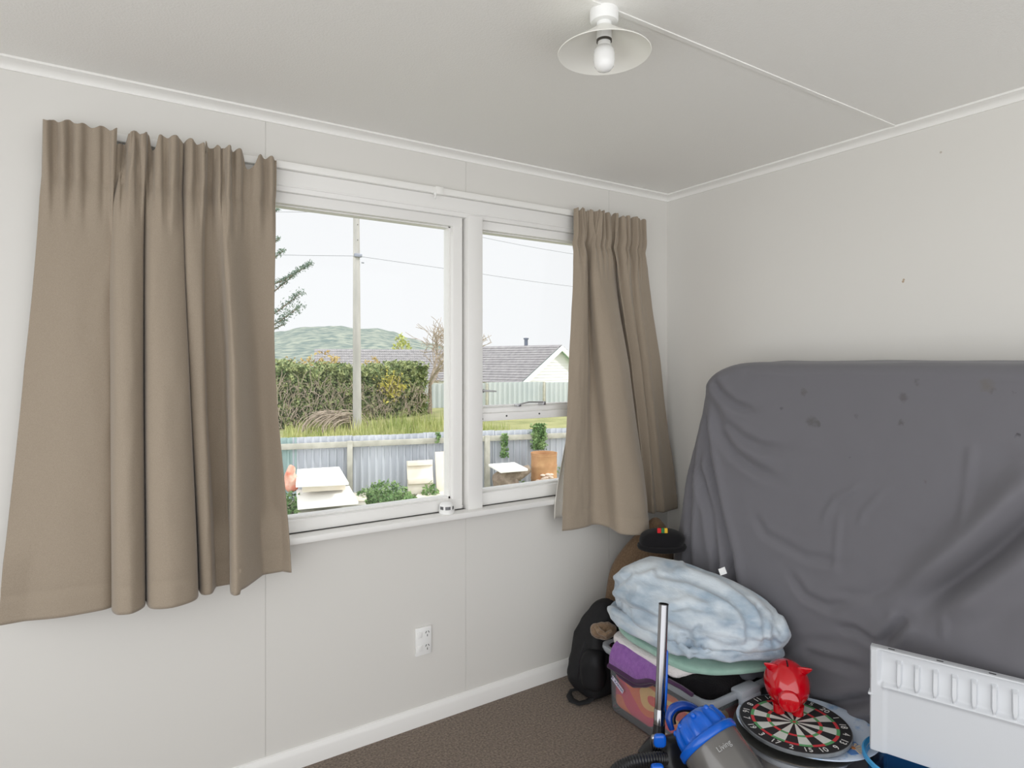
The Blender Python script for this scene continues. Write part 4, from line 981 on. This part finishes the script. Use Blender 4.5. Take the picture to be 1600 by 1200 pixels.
# low sheets lying in front of them
z1 = -.72
def flat(quad, z, th, m, name, label):
    P = [on_z(x, y, z) for x, y in quad]
    o = MB().prism(P, (0, 0, -th)).build(name, m, smooth=False, bevel=.004); tag(o, label, 'board'); return o
flat([(652, 772), (716, 764), (722, 796), (630, 806)], z1, .05, m_ply, 'plywood_sheet', 'pale plywood sheet lying on the grass below the leaning panels')
# ---- pallet with sheets piled on it
pq = [(463, 768), (562, 758), (578, 795), (463, 812)]
pal = thing('pallet', on_z(520, 790, GY) * 1, 'timber pallet lying in the yard under pale boards', 'pallet')
P = [on_z(x, y, -.61) for x, y in ((464, 772), (562, 769), (574, 796), (466, 806))]
ux_ = (P[1] - P[0]); vy_ = (P[3] - P[0])
for f in (0, .17, .34, .51, .68, .85):
    a = P[0] + vy_ * f; MB().prism([a, a + ux_, a + ux_ + vy_ * .12, a + vy_ * .12], (0, 0, -.022)).build('deck_slat', m_post, pal, smooth=False)
for f in (.02, .46, .90):
    for g in (0, .45, .88):
        a = P[0] + ux_ * f + vy_ * g; MB().prism([a, a + ux_ * .08, a + ux_ * .08 + vy_ * .12, a + vy_ * .12], (0, 0, -.12)).build('pallet_block', mat('pallet_block_%d%d' % (f * 10, g * 10), L(196, 168, 140), .9), pal, smooth=False).location.z = -.024
for g in (0, .45, .88):
    a = P[0] + vy_ * g; MB().prism([a, a + ux_, a + ux_ + vy_ * .12, a + vy_ * .12], (0, 0, -.022)).build('base_slat', m_post, pal, smooth=False).location.z = -.146
o = MB().prism([at_d(463, 765, 9.25), at_d(546, 759, 9.35), at_d(560, 784, 8.75), at_d(465, 793, 8.65)], (0, 0, -.035)).build('white_sheet', m_plw, smooth=False, bevel=.004); tag(o, 'wide white board lying tilted on the pallet', 'board')
flat([(551, 771), (572, 770), (573, 779), (556, 781)], -.585, .03, m_ply, 'offcut_board', 'short pale offcut at the right end of the pallet')
b_ = flat([(464, 733), (530, 729), (545, 754), (462, 758)], -.22, .035, m_plw, 'white_sheet', 'upper white board resting on the crate on the pallet')
P2 = [on_z(x, y, -.256) for x, y in ((474, 740), (530, 736), (540, 753), (472, 757))]
o = MB().prism(P2, (0, 0, -.115)).build('plywood_crate', m_ply, smooth=False, bevel=.006); tag(o, 'low plywood crate between the two white boards', 'crate')
rp = at_d(455, 757, 9.3)
o = MB().blob(rp + Vector((0, 0, .10)), (.09, .10, .19), .8, 30, 20, lambda q, p: Vector((p.x * (1 - .4 * q.z), p.y, p.z)) + q * .05 * N(p, 9)).build('red_sack', mat('faded_red_plastic', L(226, 130, 106), .7, col2=L(240, 200, 180), vscale=10), angle=180)
tag(o, 'faded red plastic sack beside the pallet boards', 'sack')
# ---- weeds
def weed(px, py, w, h, n, label, seed, z=GY, ms=None, size=.065):
    r = random.Random(seed); c = on_z(px, py, z); b = MB(); pts = []
    for k in range(int(n * 2.2)):
        a = r.uniform(0, 6.28); q = r.random() ** .5; zz = r.random()
        pts.append(c + Vector((w * q * math.cos(a), w * q * math.sin(a), h * zz * (1.05 - q * q * .8))))
    leaves(b, pts, size, rng=r); o = b.build('weed_clump', ms or m_weed, smooth=False); tag(o, label, 'weeds')
weed(600, 792, .52, .42, 700, 'leafy green weeds between the pallet and the leaning panel', 11)
weed(452, 812, .42, .40, 420, 'leafy weeds at the left end of the pallet', 12)
weed(556, 768, .22, .40, 160, 'small tuft of weeds behind the pallet against the fence post', 13)
weed(802, 770, .40, .22, 260, 'low weeds on the grass between the stump and the drum', 14)
weed(672, 779, .16, .28, 90, 'small weeds between the two leaning panels', 15)

# ---- grass along the verge (stuff)
r = random.Random(20); b = MB()
for k in range(5200):
    px = r.uniform(425, 905); back = r.random() ** 1.6 * 9 + .25
    p = fpt(px, -back, GV); h = r.uniform(.10, .36) * (1.5 if px > 600 else 1); a = r.uniform(0, 6.28); d = Vector((math.cos(a), math.sin(a), 0)); w = .018
    t = p + d * h * r.uniform(.1, .5) + Vector((0, 0, h)); s = Vector((-d.y, d.x, 0)) * w
    b.bm.faces.new([b.bm.verts.new(p - s), b.bm.verts.new(p + s), b.bm.verts.new(t)])
m_blade = leaf_mat('grass_blade', L(140, 154, 86), L(190, 188, 130), 1.2)
o = b.build('verge_grass', m_blade, smooth=False); tag(o, 'rough yellow green grass growing behind the yard fence', 'grass', kind='stuff')

# ---- hedge
HA, HB = on_z(425, 672, GV), on_z(668, 648, GV); hd = (HB - HA); hl = hd.length; hdn = hd.normalized(); hn = Vector((-hdn.y, hdn.x, 0))
hg = thing('hedge', (HA + HB) / 2, 'tall overgrown green ivy hedge with bare tangled stems', 'hedge')
def htop(u): return 1.95 + .22 * N((u * 6, 1, 0)) + .12 * N((u * 17, 4, 0)) - .12 * smooth(.25, .45, u) + .16 * smooth(.55, .8, u) - .0 * u
r = random.Random(31); b = MB()
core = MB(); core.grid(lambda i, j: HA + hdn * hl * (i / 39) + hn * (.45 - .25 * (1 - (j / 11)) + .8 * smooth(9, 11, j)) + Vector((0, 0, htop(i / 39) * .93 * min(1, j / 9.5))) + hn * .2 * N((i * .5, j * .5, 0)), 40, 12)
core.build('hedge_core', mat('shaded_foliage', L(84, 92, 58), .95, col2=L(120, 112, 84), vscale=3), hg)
pts = []
for k in range(17000):
    u = r.random(); t = r.random(); green = .30 + .35 * smooth(.45, .7, u) * 1 + .25
    v = 1 - (1 - t) * 1.0
    if r.random() > smooth(-.15, .32, v + .45 * smooth(.4, .55, u) + .25 * N((u * 9, v * 3, 2))): continue
    pts.append(HA + hdn * hl * u + hn * (.30 - .35 * r.random() + .25 * N((u * 20, v * 5, 0)) + (r.random() * .9 if v > .93 else 0)) + Vector((0, 0, htop(u) * v * (1 + .03 * r.random()))))
leaves(b, pts, .13, rng=r); b.build('hedge_leaves', m_ivy, hg, smooth=False)
b = MB(); pts = [HA + hdn * hl * (.70 + .05 * r.gauss(0, 1)) + hn * (-.12 - .2 * r.random()) + Vector((0, 0, 1.15 + .22 * r.gauss(0, 1))) for k in range(330)]
leaves(b, pts, .13, rng=r); b.build('yellow_leaves', m_ylw, hg, smooth=False)['label'] = 'patch of yellow leaves'
b = MB()
for k in range(560):
    u = r.random() ** 1.15; z0 = r.random() * 1.3 * (1.1 - .4 * u); p = HA + hdn * hl * u + hn * (-.05 - .3 * r.random()) + Vector((0, 0, z0)); d = Vector((r.uniform(-.5, .5), r.uniform(-.3, .3), r.uniform(-.2, 1))); l = r.uniform(.25, .7)
    b.tube([p, p + d * l * .5 + Vector((0, 0, .04)), p + d * l + Vector((r.uniform(-.1, .1), 0, -.05))], [.011, .009, .005], 4, caps=False)
b.build('bare_stems', m_twig, hg)
b = MB()
for k in range(60):
    p = on_z(r.uniform(498, 548), r.uniform(668, 674), GV); a = r.uniform(-.5, .5); R_ = r.uniform(.4, .9)
    b.tube([p + hdn * R_ * math.cos(t) + Vector((0, a * .3 * math.sin(t), R_ * .62 * math.sin(t))) for t in [math.pi * q / 8 for q in range(9)]], .012, 4, caps=False)
o = b.build('cane_heap', m_twig); tag(o, 'heap of arching brown canes at the foot of the pole', 'brush')

# ---- shrubs and bare tree behind the hedge
def shrub(px, py0, py1, wpx, D, n, m, name, label, seed, size=.16):
    r = random.Random(seed); b = MB(); c = at_d(px, (py0 + py1) / 2, D); rx = wpx / 2 * D / FPX; rz = (py1 - py0) / 2 * D / FPX; pts = []
    while len(pts) < n:
        v = Vector((r.uniform(-1, 1), r.uniform(-1, 1), r.uniform(-1, 1)))
        if v.length < 1 and N(v * 2.2 + Vector((seed, 0, 0))) > -.12: pts.append(c + RGT * v.x * rx + FWD * v.y * rx * .7 + UP * v.z * rz)
    root = thing(name, Vector((c.x, c.y, GV)), label, 'shrub'); leaves(b, pts, size, rng=r); b.build('foliage', m, root, smooth=False)
    b = MB()
    for k in range(7):
        e = pts[k * 7]; b.tube([Vector((c.x + r.uniform(-.2, .2), c.y, GV)), lerp(Vector((c.x, c.y, GV)), e, .6) + Vector((0, 0, .3)), e], [.05, .03, .012], 5, caps=False)
    b.build('stems', m_twig, root)
shrub(505, 548, 610, 70, 25, 520, m_rust, 'autumn_shrub', 'rusty orange shrub rising behind the hedge left of the pole', 41)
shrub(455, 556, 610, 60, 26, 260, m_rust, 'autumn_shrub', 'thin rusty shrub behind the far left of the hedge', 42)
shrub(580, 556, 605, 34, 26, 200, m_rust, 'autumn_shrub', 'small rusty shrub behind the hedge right of the pole', 43)
shrub(628, 520, 562, 30, 60, 150, leaf_mat('lime_leaf', L(170, 178, 92), L(200, 204, 130), 2), 'lime_shrub', 'yellow green tree crown behind the bare branches', 44, .35)
def bare_tree(px, pyb, pyt, D, seed, label, depth=6, spread=.5):
    r = random.Random(seed); p0 = at_d(px, pyb, D); p0 = Vector((p0.x, p0.y, GV)); top = at_d(px, pyt, D).z; H_ = top - GV
    root = thing('bare_tree', p0, label, 'tree'); tr_ = MB(); br = MB()
    def grow(p, d, l, rad, k):
        q = p + d * l; m = p + d * l * .5 + Vector((r.uniform(-1, 1), r.uniform(-1, 1), 0)) * l * .06
        (tr_ if k == 0 else br).tube([p, m, q], [rad, rad * .85, rad * .7], 5, caps=False)
        if k >= depth: return
        for c in range(3 if k < 4 else 2):
            a = Vector((r.uniform(-1, 1), r.uniform(-1, 1), r.uniform(-.35, .5))).normalized()
            grow(q if c else m, (d * .7 + a * (spread + .22) + UP * .16).normalized(), l * r.uniform(.68, .86), max(rad * .62, .012), k + 1)
    grow(p0, UP, H_ * .27, .09, 0)
    tr_.build('trunk', m_bark, root); br.build('branches', m_twig, root)
bare_tree(672, 610, 462, 24, 5, 'leafless tree with fine branches behind the hedge end', 6, .66)

# ---- pine at the left, mostly behind the curtain
pD = 24; pb = at_d(398, 650, pD); pb.z = GV
pn = thing('pine_tree', pb, 'pine tree whose sparse branches reach in from the left', 'tree')
MB().tube([pb, pb + Vector((.05, 0, 4)), at_d(396, 250, pD)], [.22, .16, .08], 10).build('trunk', m_bark, pn)
r = random.Random(8); b = MB(); bb = MB(); pts = []
for (x0, y0, x1, y1, n, s) in ((398, 455, 486, 412, 330, 5), (398, 470, 462, 428, 150, 5), (398, 505, 470, 458, 260, 7), (398, 520, 470, 478, 300, 8), (398, 420, 442, 392, 150, 5), (398, 400, 436, 372, 90, 4), (398, 520, 445, 506, 90, 4), (398, 350, 434, 328, 80, 3), (398, 372, 380, 330, 100, 8), (398, 470, 350, 440, 150, 9)):
    A = at_d(x0, y0, pD); Bq = at_d(x1, y1, pD - r.uniform(-.6, .6)); Mid = (A + Bq) / 2 - UP * .12
    bb.tube([A, Mid, Bq], [.05, .03, .012], 6, caps=False)
    for k in range(n):
        t = r.random() ** .6; p = crom([A, Mid, Bq], t); g = s * pD / FPX * .55
        pts.append(p + Vector((r.gauss(0, 1) * g, r.gauss(0, 1) * g, r.gauss(0, .7) * g + .04)))
leaves(b, pts, .14, asp=.3, rng=r); b.build('needles', m_pine, pn, smooth=False); bb.build('branches', m_bark, pn)

# ---- power pole and wires
pp = on_z(558, 672, GV); pD2 = (pp - CAM).dot(FWD)
m_pole = mat('grey_pole', L(164, 162, 158), .85, col2=L(190, 187, 182), vscale=3, stretch=(1, 1, .3), bump=.2, bscale=12)
pl_ = thing('power_pole', pp, 'tall grey utility pole standing in front of the hedge', 'power pole')
MB().tube([pp, pp + Vector((-.03, 0, 8.2))], [.128, .078], 20).build('pole_shaft', m_pole, pl_)
zc = 1.495 + (HYP - 400) * pD2 / FPX
bk = MB(); bk.box((pp.x - .12, pp.y - .16, zc - .05), (pp.x + .10, pp.y - .06, zc + .05), .01).tube([pp + Vector((.10, -.1, zc - GV - .2)), pp + Vector((.17, -.1, zc - GV - .2))], .02, 6)
bk.build('wire_bracket', mat('galvanised', L(150, 154, 164), .5, .6), pl_)
for dz in (.45, .9, 1.35):
    MB().lathe([(0, 0), (.014, 0), (.014, .01), (0, .012)], 8, orient(pp + Vector((-.02, -.103, zc - GV + dz)), (1, 0, 0), (0, -1, 0))).build('bolt_hole', m_dark, pl_)
m_wire2 = mat('overhead_wire', L(150, 152, 158), .6)
def wire(pts, label):
    q = [at_d(x, y, D) for x, y, D in pts]; o = MB().tube([crom(q, k / 24) for k in range(25)], .008, 5).build('power_line', m_wire2); tag(o, label, 'power line')
wire([(200, 390, 19), (430, 398, 18.5), (554, 400, pD2 - .1)], 'wire running left from the bracket on the pole')
wire([(557, 400, pD2 - .1), (705, 421, 20), (890, 447, 23), (1150, 474, 28)], 'lower wire running right from the pole bracket')
wire([(553, 312, pD2), (628, 343, 18.6), (703, 360, 19.5), (890, 396, 22), (1200, 440, 27)], 'upper wire sagging right from the pole top')
wire([(200, 328, 19), (430, 331, 18.5), (552, 331, pD2)], 'upper wire running left from the pole top')

# ---- far fence
f2a, f2b = at_d(664, 600, 27), at_d(1010, 596, 31)
d2 = (f2b - f2a); d2.z = 0; L2 = d2.length; d2.normalize(); n2 = Vector((d2.y, -d2.x, 0))
m_f2 = mat('pale_fence_sheet', L(190, 198, 202), .6, col2=L(208, 213, 215), vscale=.5)
f2 = thing('back_fence', Vector((f2a.x, f2a.y, GV)) + d2 * L2 / 2, 'pale blue grey corrugated fence in front of the neighbouring house', 'fence')
npan = 4
for k in range(npan):
    b = MB(); P = []; s = L2 * k / npan; e = L2 * (k + 1) / npan
    while s < e: P += [(s, 0), (s + .08, 0), (s + .11, .05), (s + .19, .05), (s + .22, 0)]; s += .24
    zt2 = .56 + .03 * (k % 2)
    vs = [[b.bm.verts.new(Vector((f2a.x, f2a.y, z)) + d2 * a + n2 * h) for a, h in P] for z in (GV, zt2)]
    for i in range(len(P) - 1): b.bm.faces.new([vs[0][i], vs[0][i + 1], vs[1][i + 1], vs[1][i]])
    b.build('fence_sheet', m_f2, f2, smooth=False, solid=.004)
    q = Vector((f2a.x, f2a.y, GV)) + d2 * e + n2 * .08; MB().box((q.x - .05, q.y - .05, GV), (q.x + .05, q.y + .05, zt2), .004).build('fence_post', m_post, f2)

# ---- neighbouring houses
m_tile = mat('grey_brown_tile', L(140, 138, 140), .85, col2=L(165, 162, 163), vscale=4, bump=.5, bscale=12, bdist=.02); m_wb = mat('white_weatherboard', L(240, 240, 240), .7); m_soff = mat('mint_soffit', L(176, 212, 204), .7); m_brg = mat('white_bargeboard', L(244, 244, 244), .6)
def house(name, A, eaveL, ridge_dir, length, label, courses=14, flue=None, gable_side=True):
    """A: gable apex, eaveL: near eave corner (3D); gable is symmetric about the apex"""
    root = thing(name, Vector((A.x, A.y, GV - .6)), label, 'house')
    eR = Vector((2 * A.x - eaveL.x, 2 * A.y - eaveL.y, eaveL.z)); rd = ridge_dir
    for nm, e in (('roof_front', eaveL), ('roof_back', eR)):
        b = MB(); up = A - e; nrm = rd.cross(up).normalized(); nrm = nrm if nrm.z > 0 else -nrm
        for k in range(courses):
            p0 = e + up * (k / courses) - up * .01; p1 = e + up * ((k + 1) / courses)
            nn = 60; lo = []; hi = []
            for i in range(nn * 2 + 1):
                s = length * i / (nn * 2) - .35; hh = .03 + (.03 if i % 2 else 0)
                lo.append(b.bm.verts.new(p0 + rd * s + nrm * (hh + .035))); hi.append(b.bm.verts.new(p1 + rd * s + nrm * (hh - .005)))
            for i in range(nn * 2): b.bm.faces.new([lo[i], lo[i + 1], hi[i + 1], hi[i]])
            ed = [b.bm.verts.new(v.co - nrm * .05) for v in lo]
            for i in range(nn * 2): b.bm.faces.new([ed[i], ed[i + 1], lo[i + 1], lo[i]])
        b.build(nm, m_tile, root, smooth=False)
        off = -rd * .40
        MB().prism([e + off + up * -.03, A + off, A + off + Vector((0, 0, -.30)), e + off + up * -.03 + Vector((0, 0, -.30))], rd * .06).build('bargeboard', m_brg, root, smooth=False)
        MB().prism([e + off, A + off, A + rd * .02, e + rd * .02], Vector((0, 0, -.02))).build('soffit', m_soff, root, smooth=False).location.z = -.10
    inn = .94; eL2 = lerp(A, eaveL, inn); eR2 = lerp(A, eR, inn); zb = GV - .4
    b = MB(); gw = (eR2 - eL2); g = gw.normalized()
    zz = zb; top = A.z - .08
    while zz < top:                                     # lapped weatherboards up the gable
        z2 = min(zz + .17, top); hw = lambda z: min(1, max(0, (A.z - z) / (A.z - eL2.z))) * gw.length / 2
        c0 = Vector((A.x, A.y, zz)); c1 = Vector((A.x, A.y, z2))
        q = [c0 - g * hw(zz) - rd * .02, c0 + g * hw(zz) - rd * .02, c1 + g * hw(z2), c1 - g * hw(z2)]
        b.bm.faces.new([b.bm.verts.new(v) for v in q]); zz = z2
    b.build('gable_wall', m_wb, root, smooth=False)
    s = eL2; MB().prism([Vector((s.x, s.y, zb)), Vector((s.x, s.y, s.z)), Vector((s.x, s.y, s.z)) + rd * (length - .8), Vector((s.x, s.y, zb)) + rd * (length - .8)], g * .1).build('side_wall', m_wb, root, smooth=False)
    if flue:
        p = at_d(*flue); MB().tube([p - UP * .35, p + UP * .30], .11, 12).lathe([(.11, 0), (.16, 0), (.16, .08), (0, .1)], 12, Matrix.Translation(p + UP * .30)).build('flue_pipe', mat('flue_steel', L(110, 116, 130), .4, .7), root)
    return root
A1_ = at_d(870, 540, 36); e1_ = at_d(806, 599, 33); gd = Vector((A1_.x - e1_.x, A1_.y - e1_.y, 0)).normalized(); rdv = Vector((-gd.y, gd.x, 0)); rdv = rdv if rdv.dot(RGT) < 0 else -rdv
house('neighbour_house', A1_, e1_, rdv, 8.5, 'neighbouring house with a grey tiled roof and white gable at the right', 15, flue=(822, 538, 38))
A2_ = at_d(700, 547, 52); e2_ = at_d(712, 592, 49); gd = Vector((A2_.x - e2_.x, A2_.y - e2_.y, 0)).normalized(); rd2 = Vector((-gd.y, gd.x, 0)); rd2 = rd2 if rd2.dot(RGT) < 0 else -rd2
house('neighbour_house', A2_, e2_, rd2, 11, 'brown grey tiled roof of a farther house above the hedge', 12)

# ---- hills
m_hill = mat('hill_scrub', L(108, 124, 120), .95, col2=L(160, 166, 152), vscale=.16, detail=9, band=(.38, .64), bump=.6, bscale=.12, bdist=4)
ridge = [(200, 540), (330, 530), (400, 524), (440, 518), (475, 513), (510, 512), (530, 512), (560, 517), (590, 516), (612, 520), (640, 530), (675, 537), (720, 548), (800, 556), (950, 560), (1200, 562)]
def rid(px):
    for (x0, y0), (x1, y1) in zip(ridge, ridge[1:]):
        if x0 <= px <= x1: return lerp(y0, y1, smooth(x0, x1, px))
    return 562
def hp_(i, j):
    px = 200 + 1000 * i / 159; v = j / 39; D = lerp(230, 620, v); yr = rid(px)
    z = 1.495 + (HYP - yr) * 560 / FPX; h = smooth(0, .85, v) * (z + 4) - 4
    p = at_d(px, 566, D); p.z = h + 3.2 * N((p.x * .02, p.y * .02, 0)) * smooth(.05, .4, v) * smooth(1.05, .8, v) + .8 * N((p.x * .12, p.y * .12, 3)) * smooth(.1, .3, v); return p
b = MB(); b.grid(hp_, 160, 40); o = b.build('hills', m_hill); tag(o, 'low scrub covered hills on the horizon', 'hills'); o['kind'] = 'structure'
